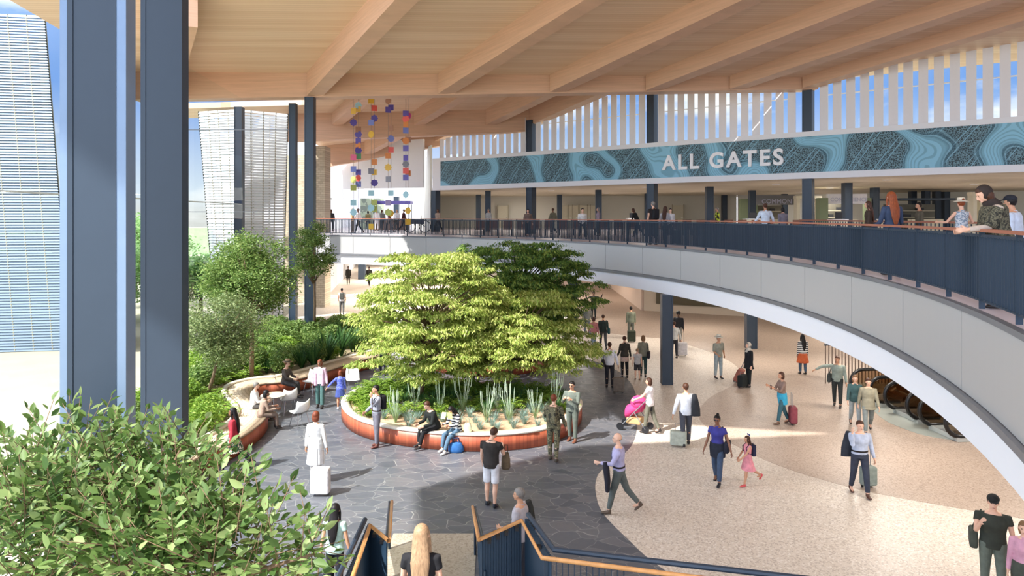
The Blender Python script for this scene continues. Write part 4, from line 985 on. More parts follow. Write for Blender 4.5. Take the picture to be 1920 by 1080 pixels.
person('person in pale blue shirt and navy trousers, jacket over shoulder', at(1612, 928), 175, 1.82, 'light', 'brown', 'short', (174, 184, 206), 1, (50, 56, 72), shoe=(82, 50, 38), ra=(60, 10, 125, 10), la=(-6, 14, 10, 0), ll=(14, 4), rl=(-12, 10), wide=1.03, acc=(('armjacket', (46, 50, 60), 1, 'shoulder'), ('belt', (36, 28, 24))))
person('person in black cap and dark olive tee at the lower right corner', Vector((qx(1862, 11.9), 11.9, .008)), 150, 1.84, 'light', 'brown', 'short', (54, 58, 48), .4, (98, 106, 92), ra=(40, 8, 100, 20), la=(4, 12, 10, 0), wide=1.08, acc=(('cap', (38, 38, 36)), ('shoulderbag', (66, 70, 58), 1)), ll=(6, 3), rl=(-4, 4))
person('person in pink hooded top at the right edge of the picture', Vector((qx(1921, 11.2), 11.2, .008)), 140, 1.70, 'light', 'lightbrown', 'bob', (206, 140, 160), 1, (98, 124, 164), fem=True, acc=(('waistwrap', (70, 74, 62)),), **STAND)
# --- far bright corridor
person('dark silhouetted person far down the bright lower corridor, left one', at(653, 534), 180, 1.8, 'dark', 'black', 'short', (44, 40, 34), 1, (60, 50, 40), coat=.3, **STAND, vox=.03)
person('dark silhouetted person with a big bag at the far end of the bright lower corridor', at(692, 536), 180, 1.9, 'dark', 'black', 'short', (44, 44, 38), 1, (36, 36, 34), acc=(('shoulderbag', (50, 50, 44), 1),), **WALK, vox=.03)
person('person in white top and grey trousers in the bright lower corridor with a backpack', at(641, 590), 10, 1.8, 'tan', 'black', 'short', (206, 206, 204), .4, (96, 98, 94), acc=(('backpack', (90, 92, 84)),), **STAND, vox=.025)
# --- gallery level
def gal(px, Y, dz=0.0): return Vector((qx(px, Y), Y, MZ+.006))
person('person wrapped in a brown checked shawl with a dark headscarf leaning on the gallery rail', gal(1872, 9.35), 75, 1.72, 'light', 'brown', 'bob', (196, 178, 160), 1, (60, 50, 46), la=(30, 6, 55, 5), ra=(14, 8, 70, 10), lean=8, head=(0, -24), fem=True, wide=1.12, vox=.009, acc=(('scarf', (54, 44, 40)), ('shawl', 'check')), **STAND)
person('person with long auburn hair in a navy denim jacket at the gallery rail', gal(1672, 14.4), 5, 1.78, 'light', 'auburn', 'long', (52, 68, 98), 1, (46, 50, 66), la=(8, 12, 50, 0), ra=(8, 12, 50, 0), fem=True, vox=.012, **STAND)
person('person in a patterned grey vest with straw hat seen from behind on the gallery', gal(1803, 16.3), 0, 1.66, 'light', 'auburn', 'bun', 'lace', .1, (70, 64, 62), la=(20, 34, 70, 20), ra=(20, 34, 70, 20), fem=True, acc=(('hat', (226, 214, 186)),), vox=.014, **STAND)
person('person in pale blue top at the right edge of the gallery', gal(1908, 11.0), 40, 1.60, 'tan', 'black', 'cap', (190, 204, 224), 1, (34, 32, 38), lean=8, vox=.012, acc=(('cap', (34, 38, 48)),), **STAND)
person('person with long brown hair and tan scarf in dark coat by an inner gallery column', gal(1629, 22), 60, 1.74, 'light', 'brown', 'long', (70, 56, 46), 1, (44, 42, 42), fem=True, vox=.016, **STAND)
person('person in camouflage brown jacket beside the inner column near the straw hat person', gal(1802-78, 24), 80, 1.74, 'tan', 'black', 'short', (92, 84, 66), 1, (64, 50, 40), vox=.016, **STAND)
person('person in black tee and trousers leaning back at the gallery rail below the word ALL', gal(1225, 29.4), 20, 1.88, 'light', 'grey', 'short', (44, 36, 36), .4, (42, 46, 60), la=(0, 8, 10, 0), ra=(10, 10, 20, 0), vox=.016, acc=(('backpack', (34, 34, 38)),), **STAND)
person('long haired person in grey top and dark jeans pulling a suitcase along the gallery', gal(1247, 29.9), -30, 1.74, 'light', 'brown', 'long', (178, 178, 182), 1, (44, 50, 66), fem=True, vox=.016, **WALK)
person('person in pale blue shirt seen from behind on the gallery below the letter S side', gal(1435, 27), 0, 1.76, 'tan', 'brown', 'short', (206, 222, 238), 1, (60, 60, 70), la=(8, 24, 30, 0), ra=(8, 24, 30, 0), vox=.016, **STAND)
GL = [(1468, 33, 'grey tee near the far shops', (130, 124, 136), 0), (1345, 42, 'yellow safety vest beside an inner column', 'hivis', 90), (1196, 40, 'black bending over behind the gallery rail', (30, 30, 30), 60), (1092, 36, 'white shirt and dark waistcoat on the gallery', (222, 218, 210), 190), (1122, 42, 'mauve scarf beside a blue gallery column', (150, 130, 140), 90), (1037, 46, 'olive jacket on the gallery under the mural', (116, 112, 88), 40), (990, 41, 'brown coat and white shirt next to the second sign column', (120, 96, 84), 170), (916, 50, 'grey jacket over white shirt under the mural', (170, 172, 168), 150), (821, 52, 'beige coat beside the leftmost sign column', (176, 152, 130), 150),
      (1257, 37, 'white blouse behind the pair at the rail', (216, 216, 216), 180),
      (661, 47.5, 'tan clothes at the far left of the gallery rail', (200, 160, 110), 90), (672, 48, 'white shirt and dark trousers at the far left of the rail', (230, 226, 222), 80), (690, 58, 'olive jacket by the gallery booth', (120, 110, 70), 30), (706, 56, 'white tee carrying a dark bag near the booth', (234, 232, 232), 200), (716, 57, 'grey checked shirt near the booth', (110, 110, 104), 20), (730, 54, 'dark red jacket left of the booth counter', (110, 60, 56), 90), (744, 55, 'bright white shirt in front of the purple canopy', (240, 240, 244), 180), (757, 53, 'maroon top behind the hanging yellow flower', (90, 44, 44), 270), (588, 54, 'cream top near the stone pier on the gallery', (216, 206, 190), 0), (600, 56, 'white shirt and dark bag near the stone pier', (228, 226, 222), 20), (621, 55, 'dark suit leaving through the gallery door', (52, 56, 60), 10)]
for i, (px, Y, lb, tc_, yw) in enumerate(GL):
    ps = (WALK, STAND, WALK2)[i % 3]
    bt = [(50, 52, 60), (70, 62, 56), (38, 40, 46)][i % 3]
    if 'white tee carrying' in lb: bt = (226, 222, 224)
    person('person in '+lb, gal(px, Y), yw, 1.72+.05*(i % 3), ('light', 'tan', 'brown')[i % 3], ('black', 'brown', 'grey')[(i*2) % 3], 'short' if i % 2 else 'bob', tc_, 1, bt, vox=.03, lean=25 if 'bending' in lb else 0, **ps)
# ================================================================== PLANTERS, BENCH
import numpy as np
def add_uv(o, uvs):
    l = o.data.uv_layers.new(name='UV')
    for p in o.data.polygons:
        for li in p.loop_indices: l.data[li].uv = uvs[o.data.loops[li].vertex_index]
def path_normals(pts, closed):
    n = len(pts); out = []
    for i in range(n):
        a = pts[i-1] if (closed or i > 0) else pts[i]; b = pts[(i+1) % n] if (closed or i < n-1) else pts[i]
        d = (b-a); d.z = 0; d.normalize(); out.append(Vector((-d.y, d.x, 0)))
    return out
def band(name, pts, o0, z0, o1, z1, mat, parent, closed, vs=1.0, solid=.03):
    """ribbon between two offsets of a path, uv along the path"""
    nr = path_normals(pts, closed); n = len(pts); mb = MB(); uv = []; L = 0; Ls = []
    for i in range(n+1 if closed else n):
        if i: L += (pts[i % n]-pts[i-1]).length
        Ls.append(L)
    m = len(Ls)
    A = [pts[i % n]+nr[i % n]*o0+Vector((0, 0, z0)) for i in range(m)]; B = [pts[i % n]+nr[i % n]*o1+Vector((0, 0, z1)) for i in range(m)]
    mb.add(A+B, [(i, i+1, i+1+m, i+m) for i in range(m-1)])
    uv = [(l, 0) for l in Ls]+[(l, vs) for l in Ls]
    o = mb.build(name, mat, parent, True); add_uv(o, uv)
    s = o.modifiers.new('solid', 'SOLIDIFY'); s.thickness = solid; s.offset = 0
    return o
def inside(p, poly):
    r = False; n = len(poly)
    for i in range(n):
        a, b = poly[i], poly[i-1]
        if (a[1] > p[1]) != (b[1] > p[1]) and p[0] < (b[0]-a[0])*(p[1]-a[1])/(b[1]-a[1])+a[0]: r = not r
    return r
def planter(label, pts, h=.5, soil=True):
    t = thing('planter', label, 'planter', (0, 0, 0))
    a = sum(pts[i].x*pts[(i+1) % len(pts)].y-pts[(i+1) % len(pts)].x*pts[i].y for i in range(len(pts)))
    if a < 0: pts = pts[::-1]
    band('cladding', pts, 0, .02, 0, h-.04, M['red'], t, True)
    band('coping', pts, -.03, h-.02, .24, h-.02, M['rim'], t, True, solid=.06)
    band('plinth', pts, .05, 0.0, .05, .06, M['black'], t, True, solid=.02)
    nr = path_normals(pts, True); inn = [p+q*.2 for p, q in zip(pts, nr)]
    mb = MB(); mb.prism([(p.x, p.y) for p in inn], .01, h-.08); mb.build('soil', M['soil'], t)
    return [(p.x, p.y) for p in [p+q*.4 for p, q in zip(pts, nr)]], t
mp_px = [(641, 752), (654, 775), (700, 794), (790, 808), (900, 814), (1000, 807), (1052, 792), (1084, 770), (1089, 750), (1066, 738), (1030, 730), (940, 722), (850, 718), (765, 716), (700, 720), (660, 733)]
main_pts = catmull([P(x, y, .5).xy.to_3d() for x, y in mp_px], 6, True)
for p in main_pts: p.z = 0
POLY, _ = planter('large red clad planter island with cream coping under the two green maples', main_pts)
c0 = Vector((-1.1, 30.6, 0)); pts2 = [c0+Vector((2.75*cos(a)*(1+.1*sin(a)), 2.3*sin(a), 0)) for a in [2*pi*i/48 for i in range(48)]]
POLY2, _ = planter('smaller round red planter behind the large planter island', pts2)
# serpentine bench
bpx = [(330, 915), (372, 892), (430, 864), (478, 832), (501, 805), (497, 783), (482, 769), (472, 757), (477, 748), (498, 743), (522, 741), (550, 736), (600, 722), (650, 705), (700, 690), (732, 681)]
bp = catmull([P(x, y) for x, y in bpx], 6)
bt = thing('serpentine_bench', 'long curving bench with slatted wooden seat and red clad front along the garden bed', 'bench')
band('front_cladding', bp, 0, .02, 0, .44, M['red'], bt, False)
band('plinth', bp, .05, 0, .05, .05, M['black'], bt, False, solid=.02)
band('seat', bp, -.03, .46, .82, .46, M['bench'], bt, False, solid=.05)
band('back_kerb', bp, .82, .50, .98, .50, M['rim'], bt, False, solid=.10)
band('back_face', bp, .94, .02, .94, .46, M['rim'], bt, False)
nr = path_normals(bp, False); inn = [p+q*.98 for p, q in zip(bp, nr)]
bedpoly = [(p.x, p.y) for p in inn]+[(-6.6, 38), (-13.6, 38), (-12.4, 24), (-11.6, 17)]
mb = MB(); mb.prism(bedpoly, .01, .40); o = mb.build('garden_bed', plain('garden_soil', (150, 132, 104), .95, 0, .3, 8)); tag(o, 'raised garden bed of soil behind the serpentine bench', 'garden bed')

# ================================================================== FOLIAGE
LM = {
 'maple': leafmat('yellow_green_maple_leaf', (118, 144, 58), (178, 192, 98), (214, 214, 136), .4),
 'mapled': leafmat('deep_green_maple_leaf', (60, 98, 46), (104, 136, 62), (160, 176, 84), .35),
 'tree': leafmat('fine_green_leaf', (78, 108, 48), (124, 150, 76), (168, 184, 112), .4),
 'tree2': leafmat('olive_green_leaf', (92, 112, 66), (136, 150, 96), (172, 182, 130), .4),
 'pale': leafmat('pale_outdoor_leaf', (120, 160, 90), (160, 196, 130), (190, 216, 160), .5),
 'big': leafmat('broad_fresh_leaf', (68, 98, 48), (110, 138, 74), (164, 184, 122), .4),
 'fern': leafmat('fern_frond', (92, 126, 40), (134, 164, 60), (170, 192, 88), .4),
 'grass': leafmat('pale_grass_blade', (120, 150, 96), (156, 180, 128), (196, 208, 168), .35),
 'fescue': leafmat('blue_grey_grass', (104, 138, 124), (140, 166, 154), (176, 196, 186), .3),
 'dark': leafmat('dark_green_blade', (36, 70, 34), (62, 100, 50), (92, 130, 66), .3),
}
rs = np.random.RandomState(7)
def leaf_mesh(name, C, size, mat, parent=None, droop=None, up=.5, asp=.45, fold=.25, var=.35):
    """C: (n,3) centres; builds folded pointed leaves"""
    n = len(C); C = np.asarray(C)
    d = rs.normal(size=(n, 3)); d[:, 2] *= .5
    if droop is not None: d = d*.5+droop
    d /= np.linalg.norm(d, axis=1)[:, None]+1e-9
    nrm = rs.normal(size=(n, 3))*(1-up); nrm[:, 2] += up
    w = np.cross(d, nrm); w /= np.linalg.norm(w, axis=1)[:, None]+1e-9
    nn_ = np.cross(w, d)
    s = (size*(1+var*(rs.rand(n)-.5)*2))[:, None]
    base = C-d*s*.5; tip = C+d*s*.5-nn_*s*.08; l = C-w*s*asp*.5+nn_*s*fold*.25; r = C+w*s*asp*.5+nn_*s*fold*.25
    V = np.stack([base, r, tip, l], 1).reshape(-1, 3)
    me = bpy.data.meshes.new(name); me.vertices.add(n*4); me.vertices.foreach_set('co', V.astype(np.float32).ravel())
    idx = np.arange(n)*4; Fv = np.stack([idx, idx+1, idx+2, idx, idx+2, idx+3], 1).ravel()
    me.loops.add(n*6); me.loops.foreach_set('vertex_index', Fv.astype(np.int32))
    me.polygons.add(n*2); me.polygons.foreach_set('loop_start', (np.arange(n*2)*3).astype(np.int32)); me.polygons.foreach_set('loop_total', np.full(n*2, 3, np.int32))
    me.update(); me.validate(); me.materials.append(mat)
    return link(bpy.data.objects.new(name, me), parent)
def maple(label, base, cx, cy, z0, z1, rad, nper, npad, mat, bark, seed, mix=None):
    global rs; rs = np.random.RandomState(seed)
    t = thing('maple_tree', label, 'tree', base)
    pads = []; tries = 0
    while len(pads) < npad and tries < 9000:
        tries += 1
        u = rs.rand(); z = z0+(z1-z0)*u; env = rad*(1.0-(.38 if seed == 8 else .50)*max(0, u-.45)/.55)*(.72+.28*min(1, u/.25)); a = rs.rand()*2*pi; r = env*math.sqrt(.12+.88*rs.rand())
        p = np.array([cx+r*cos(a), cy+r*sin(a), z-.12*r/rad])
        if all(np.linalg.norm((p-q[0])*np.array([1, 1, 1.7])) > .40 for q in pads): pads.append((p, .50+.28*rs.rand()))
    allc = []; alld = []
    for p, pr in pads:
        # sprays: a pad is made of several drooping fans
        k = 13
        for _ in range(k):
            a = rs.rand()*2*pi; rr = pr*math.sqrt(rs.rand()); c = p+np.array([rr*cos(a), rr*sin(a), -.35*(rr/pr)**2*pr*.6+rs.normal()*.04])
            m = nper//k; q = c+rs.normal(size=(m, 3))*np.array([.10, .10, .035]); allc.append(q)
            out = np.array([cos(a), sin(a), -.75]); alld.append(np.repeat(out[None], m, 0))
    C = np.concatenate(allc)-np.array(base); Dr = np.concatenate(alld)
    leaf_mesh('foliage', C, .125, mat, t, droop=Dr, up=.75, asp=.36)
    mb = MB(); b0 = Vector((0, 0, -.02)); top = Vector((cx-base[0], cy-base[1], z0-base[2]+(z1-z0)*.35))
    mb.tube([b0, b0.lerp(top, .35)+Vector((.05, .02, 0)), b0.lerp(top, .7), top], [.11, .09, .07, .05], 10); mb.build('trunk', bark, t, True)
    mb = MB()
    for p, pr in pads[::2]:
        q = Vector(p-np.array(base)); s_ = b0.lerp(top, min(1, max(.45, (q.z-.9)/max(.1, top.z)))); m_ = s_.lerp(q, .5)+Vector((0, 0, .12))
        mb.tube([s_, m_, q+Vector((0, 0, -.06))], [.038, .024, .010], 6)
    mb.build('branches', bark, t, True)
    return t
T1 = P(785, 746, .45); T2 = P(940, 736, .45)
maple('yellow green maple rising from the left of the large planter island', (T1.x, T1.y, .42), -2.75, 23.4, 1.45, 5.35, 2.65, 420, 150, LM['maple'], M['bark'], 3)
maple('maple with pale lower boughs and dark crown rising from the middle of the planter island', (T2.x, T2.y, .42), .35, 24.0, 1.55, 3.95, 2.5, 420, 115, LM['maple'], M['bark'], 5)
maple('dark green maple in the smaller round planter behind', (-.2, 30.0, .42), .25, 28.4, 2.3, 5.6, 3.25, 420, 170, LM['mapled'], M['bark_dark'], 8)
def tree(name, label, base, c, r, n, size, mat, bark, seed, clumps=60, tr=.1, group=None):
    global rs; rs = np.random.RandomState(seed)
    t = thing(name, label, 'tree', base, 0, group)
    cl = rs.normal(size=(clumps, 3)); cl /= np.linalg.norm(cl, axis=1)[:, None]; cl = cl*(rs.rand(clumps, 1)**.4)*np.array(r)*.88+np.array(c)
    m = n//clumps; C = np.concatenate([q+rs.normal(size=(m, 3))*np.array([.26, .26, .17])*np.mean(r)*.5 for q in cl])
    leaf_mesh('foliage', C-np.array(base), size, mat, t, up=.35, asp=.5)
    b0 = Vector((0, 0, -.02)); top = Vector(c)-Vector(base)
    MB().tube([b0, b0.lerp(top, .4)+Vector((.06, 0, 0)), b0.lerp(top, .8), top+Vector((0, 0, r[2]*.3))], [tr, tr*.8, tr*.6, tr*.25], 8).build('trunk', bark, t, True)
    mb = MB()
    for q in cl[::3]:
        v = Vector(q)-Vector(base); s_ = b0.lerp(top, .62); mb.tube([s_, s_.lerp(v, .5)+Vector((0, 0, .1)), v], [tr*.4, tr*.25, tr*.1], 5)
    mb.build('branches', bark, t, True); return t
def tr_px(name, label, bx, by, zb, cpx, cpy, rx, rz, n, size, mat, bark, seed, tr=.09, clumps=60, group=None):
    b = P(bx, by, zb); c = XZ(cpx, cpy, b.y); f = b.y/F
    return tree(name, label, (b.x, b.y, zb), (c.x, c.y, c.z), (rx*f, rx*f, rz*f), n, size, mat, bark, seed, clumps, tr, group)
tr_px('slender_tree', 'fine leaved green tree with straight trunk in the garden bed behind the bench', 471, 712, .38, 468, 520, 92, 92, 26000, .10, LM['tree'], M['bark'], 11, .10, 110)
tr_px('olive_tree', 'smaller olive green tree left in the garden bed beside the big blue column', 386, 752, .38, 418, 615, 78, 82, 15000, .085, LM['tree2'], M['bark'], 12, .07, 80)
tr_px('slender_tree', 'green tree behind the slim blue column next to the gallery end', 588, 640, .38, 588, 468, 46, 56, 9000, .10, LM['tree'], M['bark'], 13, .08, 45)
for (x, y, zc, r_, lb) in ((-26.5, 50, 4.2, 3.6, 'pale sunlit tree outside beyond the mesh tower'), (-31.5, 58, 4.5, 4.2, 'pale sunlit tree outside, seen between the two big blue columns'), (-19.8, 44, 2.8, 2.0, 'small pale tree outside near the distant mesh tower'), (-24.8, 43.5, 3.0, 3.0, 'leafy pale tree outside right of the second blue column')):
    tree('outdoor_tree', lb, (x, y, -.02), (x, y, zc), (r_, r_, r_*.8), 9000, .24, LM['pale'], M['bark'], int(x*-7), 60, .15)
mb = MB(); mb.box((-60, 120, 2.2), (110, 6, 4.6)); o = mb.build('distant_hedge', plain('distant_green', (150, 178, 130), .95, 0, .3, .8)); tag(o, 'distant pale green hedge line outside at far left', 'hedge')
# -------- foreground tree with broad leaves
def fore():
    global rs; rs = np.random.RandomState(21)
    base = (-3.3, 5.3, 0.0)
    t = thing('broadleaf_tree', 'large broad leaved tree close to the viewer in the lower left corner', 'tree', base)
    blobs = [(20, 995, 5.2, .60), (120, 955, 5.1, .55), (60, 915, 5.4, .30), (215, 925, 5.0, .44), (170, 1010, 4.7, .5), (290, 960, 4.8, .42), (350, 985, 4.6, .33), (420, 1010, 4.4, .26), (60, 1060, 4.4, .6), (250, 1050, 4.3, .45), (350, 1060, 4.2, .42), (450, 1060, 4.1, .34), (490, 1055, 4.1, .16), (530, 1080, 4.0, .16), (228, 858, 5.2, .16), (330, 868, 4.9, .17), (150, 865, 5.3, .2), (285, 905, 4.9, .2), (345, 830, 4.8, .07), (400, 940, 4.6, .15), (585, 1040, 4.0, .07), (480, 955, 4.3, .06)]
    Cs = []; Ds = []; stems = MB(); hub = Vector((-3.0-base[0], 5.0-base[1], 3.6))
    for (px, py, Y, r) in blobs:
        c = np.array(XZ(px, py, Y)); nt_ = max(4, int(52*(r/.4)**2))
        v0 = Vector(c-np.array(base)); stems.tube([hub, hub.lerp(v0, .5)+Vector((0, 0, .05)), v0], [.035, .02, .008], 6)
        for _ in range(nt_):
            p = rs.normal(size=3); p /= np.linalg.norm(p); p = c+p*r*(rs.rand()**.45)
            d = p-c; d = d/(np.linalg.norm(d)+1e-6)*.6+np.array([0, 0, .35])+rs.normal(size=3)*.35; d /= np.linalg.norm(d); ln = .34
            pv = Vector(p-np.array(base)); dv = Vector(d); stems.tube([pv-dv*.06, pv+dv*ln], [.004, .002], 4)
            sd_ = np.cross(d, [0, 0, 1]); sd_ /= np.linalg.norm(sd_)+1e-6
            for k in range(9):
                u = k/8; o_ = (1 if k % 2 else -1)*(0 if k == 8 else 1)
                Cs.append(p+d*ln*u+sd_*o_*.045); Ds.append(d*.8+sd_*o_*1.0)
    C = np.array(Cs)-np.array(base); Dr = np.array(Ds)
    n = len(C)
    # broad six sided leaves
    D_ = Dr+rs.normal(size=(n, 3))*.25; D_ /= np.linalg.norm(D_, axis=1)[:, None]
    nm = rs.normal(size=(n, 3))*.45; nm[:, 2] += .8; W_ = np.cross(D_, nm); W_ /= np.linalg.norm(W_, axis=1)[:, None]; N_ = np.cross(W_, D_)
    s = (.085*(1+.5*(rs.rand(n)-.5)))[:, None]
    pts = [C-D_*s*.5, C-D_*s*.15+W_*s*.25+N_*s*.06, C+D_*s*.2+W_*s*.21+N_*s*.05, C+D_*s*.55-N_*s*.05, C+D_*s*.2-W_*s*.21+N_*s*.05, C-D_*s*.15-W_*s*.25+N_*s*.06, ]
    V = np.stack(pts, 1).reshape(-1, 3); idx = np.arange(n)*6
    me = bpy.data.meshes.new('foliage'); me.vertices.add(n*6); me.vertices.foreach_set('co', V.astype(np.float32).ravel())
    Fv = np.stack([idx, idx+1, idx+2, idx+3, idx, idx+3, idx+4, idx+5], 1).ravel()
    me.loops.add(n*8); me.loops.foreach_set('vertex_index', Fv.astype(np.int32)); me.polygons.add(n*2)
    me.polygons.foreach_set('loop_start', (np.arange(n*2)*4).astype(np.int32)); me.polygons.foreach_set('loop_total', np.full(n*2, 4, np.int32)); me.update(); me.validate(); me.materials.append(LM['big'])
    link(bpy.data.objects.new('foliage', me), t)
    stems.build('branches', M['bark'], t, True)
    MB().tube([(0, 0, 0), (.1, 0, 1.8), hub], [.11, .09, .05], 8).build('trunk', M['bark'], t, True)
fore()
# -------- small plants
def blades(name, n, h, spread, wid, mat, seed, curve=.5, seg=3, heads=False, var=.4):
    rs2 = random.Random(seed); mb = MB()
    for i in range(n):
        a = rs2.random()*2*pi; hh = h*(1-var*rs2.random()); sp = spread*(.3+.7*rs2.random()); r0 = .04*rs2.random(); w = wid*(.7+.6*rs2.random())
        sx, sy = -sin(a), cos(a); vs = []
        for k in range(seg+1):
            u = k/seg; rr = r0+sp*u**(1+curve); z = hh*(u-.35*curve*u*u*(sp/h)); ww = w*(1-u)**.7 if k else w*.6
            x, y = rr*cos(a), rr*sin(a); vs += [(x-sx*ww/2, y-sy*ww/2, z), (x+sx*ww/2, y+sy*ww/2, z)]
        mb.add(vs, [(2*k, 2*k+1, 2*k+3, 2*k+2) for k in range(seg)])
    return mb
def fern(n, h, seed, size=.07):
    rs2 = random.Random(seed); mb = MB()
    for i in range(n):
        a = rs2.random()*2*pi; L = h*(.7+.5*rs2.random()); pit = .5+.6*rs2.random()
        prev = None
        for k in range(1, 9):
            u = k/8; r_ = L*u*cos(pit)*1.0; z = L*(u*sin(pit)*1.2-.55*u*u)+.03
            w = size*(1.25-u)*2; c = Vector((r_*cos(a), r_*sin(a), max(.01, z))); s = Vector((-sin(a), cos(a), 0)); f = Vector((cos(a), sin(a), .1))
            for sg in (-1, 1): mb.add([c, c+s*sg*w*.5+f*.025, c+s*sg*w+f*.03-Vector((0, 0, .02)), c+s*sg*w*.5-f*.012], [(0, 1, 2, 3)])
    return mb
protos = {}
def plant(kind, pos, sc, rz, label, group, nm, cat='plant'):
    if kind not in protos:
        t = thing(nm, label, cat, pos, rz, group)
        if kind == 'tall':
            blades('b', 60, .55, .26, .018, None, 1).build('blades', LM['grass'], t)
            mb = MB(); r2 = random.Random(4)
            for i in range(14):
                x, y = r2.uniform(-.2, .2), r2.uniform(-.16, .16); hh = r2.uniform(.75, 1.05); mb.tube([(x*.4, y*.4, .2), (x, y, hh-.34), (x*1.2, y*1.2, hh-.3), (x*1.3, y*1.3, hh-.1), (x*1.4, y*1.4, hh)], [.003, .004, .009, .008, .003], 5)
            mb.build('flower_spikes', plain('pale_green_spike', (178, 196, 168), .8, 0, .15, 20), t)
        if kind == 'fescue': blades('b', 90, .26, .22, .010, None, 2, .6).build('blades', LM['fescue'], t)
        if kind == 'fern': fern(34, .52, 3).build('fronds', LM['fern'], t)
        if kind == 'dark': blades('b', 90, .45, .34, .035, None, 5, .6).build('leaves', LM['dark'], t)
        if kind == 'yucca': blades('b', 80, 1.15, .75, .07, None, 6, .4, 4, var=.45).build('leaves', LM['dark'], t)
        if kind == 'shrub':
            global rs; rs = np.random.RandomState(31); q = rs.normal(size=(1500, 3)); q /= np.linalg.norm(q, axis=1)[:, None]; q = q*(rs.rand(1500, 1)**.4)*np.array([.42, .42, .38])+np.array([0, 0, .42]); leaf_mesh('foliage', q, .085, LM['tree'], t, up=.3, asp=.5)
            MB().tube([(0, 0, 0), (0, 0, .4)], [.02, .01], 6).build('stem', M['bark'], t)
        if kind == 'limeshrub':
            rs = np.random.RandomState(32); q = rs.normal(size=(1400, 3)); q /= np.linalg.norm(q, axis=1)[:, None]; q = q*(rs.rand(1400, 1)**.4)*np.array([.45, .45, .34])+np.array([0, 0, .36]); leaf_mesh('foliage', q, .09, LM['fern'], t, up=.3, asp=.4)
            MB().tube([(0, 0, 0), (0, 0, .35)], [.02, .01], 6).build('stem', M['bark'], t)
        t.scale = (sc, sc, sc); protos[kind] = t; return t
    c = copy_tree(protos[kind]); c.location = pos; c.rotation_euler = (0, 0, rz); c.scale = (sc, sc, sc*random.uniform(.9, 1.15)); c['label'] = label; c['group'] = group; return c
random.seed(5); used = []
def can(p, d):
    return all((p[0]-q[0])**2+(p[1]-q[1])**2 > d*d for q in used)
for (px, py) in ((742, 792), (868, 772), (912, 792), (956, 794), (1004, 785), (778, 770), (824, 776), (1040, 768), (708, 800), (935, 775)):
    q = P(px, py, .42)
    if not inside((q.x, q.y), POLY): continue
    used.append((q.x, q.y)); plant('tall', (q.x, q.y, .418), random.uniform(.9, 1.15), random.random()*6, 'tall pale grass clump with upright spikes in the planter island', 'tall grass clumps in the planter island', 'grass_clump')
tt = 0
seated = [(P(815, 806, .5).x, P(815, 806, .5).y), (P(856, 810, .5).x, P(856, 810, .5).y)]
while tt < 2600:
    tt += 1; x = random.uniform(-6.3, 2.8); y = random.uniform(19, 26.5)
    if not inside((x, y), POLY) or not can((x, y), .34): continue
    if any(abs(x-a) < .6 and y < b+.9 for a, b in seated): continue
    if math.hypot(x-T1.x, y-T1.y) < .3 or math.hypot(x-T2.x, y-T2.y) < .3: continue
    used.append((x, y)); front = y < 21.1+abs(x+1.8)*.12
    if x < -4.0 or y > 23.6: k, nm, lb = 'fern', 'fern', 'yellow green fern in the planter island'
    elif front: k, nm, lb = 'fescue', 'blue_fescue', 'low blue grey grass tuft on pale mulch in the planter island'
    else: k, nm, lb = random.choice([('dark', 'liriope', 'dark green strappy plant in the planter island'), ('fern', 'fern', 'yellow green fern in the planter island'), ('fescue', 'blue_fescue', 'low blue grey grass tuft on pale mulch in the planter island'), ('dark', 'liriope', 'dark green strappy plant in the planter island')])
    o = plant(k, (x, y, .418), random.uniform(.9, 1.3)*(1.25 if k == 'fescue' else 1), random.random()*6, lb, nm.replace('_', ' ')+' plants in the planter island', nm); o.name = nm
used = []; tt = 0
while tt < 260:
    tt += 1; x = c0.x+random.uniform(-2.6, 2.6); y = c0.y+random.uniform(-2.2, 2.2)
    if inside((x, y), POLY2) and can((x, y), .55) and math.hypot(x+.2, y-30) > .35:
        used.append((x, y)); o = plant('dark', (x, y, .418), random.uniform(.8, 1.2), random.random()*6, 'dark green strappy plant in the smaller round planter', 'plants in the smaller round planter', 'liriope'); o.name = 'liriope'
# garden bed
used = []
for (px, py, s) in ((588, 690, 1.1), (612, 680, 1.25), (640, 668, 1.2), (660, 660, 1.1), (566, 692, .9), (630, 655, 1.2), (500, 700, .7)):
    q = P(px, py, .4); used.append((q.x, q.y)); plant('yucca', (q.x, q.y, .398), s, random.random()*6, 'tall dark green yucca clump in the garden bed behind the bench', 'yucca clumps in the garden bed', 'yucca')
tt = 0; nbed = 0
tb_ = [P(471, 712, .38), P(386, 752, .38), P(588, 640, .38)]
while tt < 2600 and nbed < 190:
    tt += 1; x = random.uniform(-13.4, -6); y = random.uniform(17, 37.5)
    if not inside((x, y), bedpoly) or not can((x, y), .50) or any(math.hypot(x-q.x, y-q.y) < .35 for q in tb_) or math.hypot(x+10.65, y-35.7) < .6: continue
    if any((p-Vector((x, y, 0))).length < .3 for p in inn): continue
    used.append((x, y)); nbed += 1
    k = random.choice(['fern', 'limeshrub', 'limeshrub', 'shrub', 'fern']) if y < 27 else random.choice(['limeshrub', 'shrub', 'fern', 'shrub', 'dark'])
    nm = {'fern': 'fern', 'limeshrub': 'lime_shrub', 'shrub': 'green_shrub', 'dark': 'liriope'}[k]
    lb = {'fern': 'yellow green fern in the garden bed', 'limeshrub': 'bushy lime green shrub in the garden bed', 'shrub': 'rounded green shrub in the garden bed', 'dark': 'dark strappy plant in the garden bed'}[k]
    o = plant(k, (x, y, .398), random.uniform(.9, 1.4) if k != 'fern' else random.uniform(1, 1.5), random.random()*6, lb, nm.replace('_', ' ')+'s in the garden bed', nm); o.name = nm
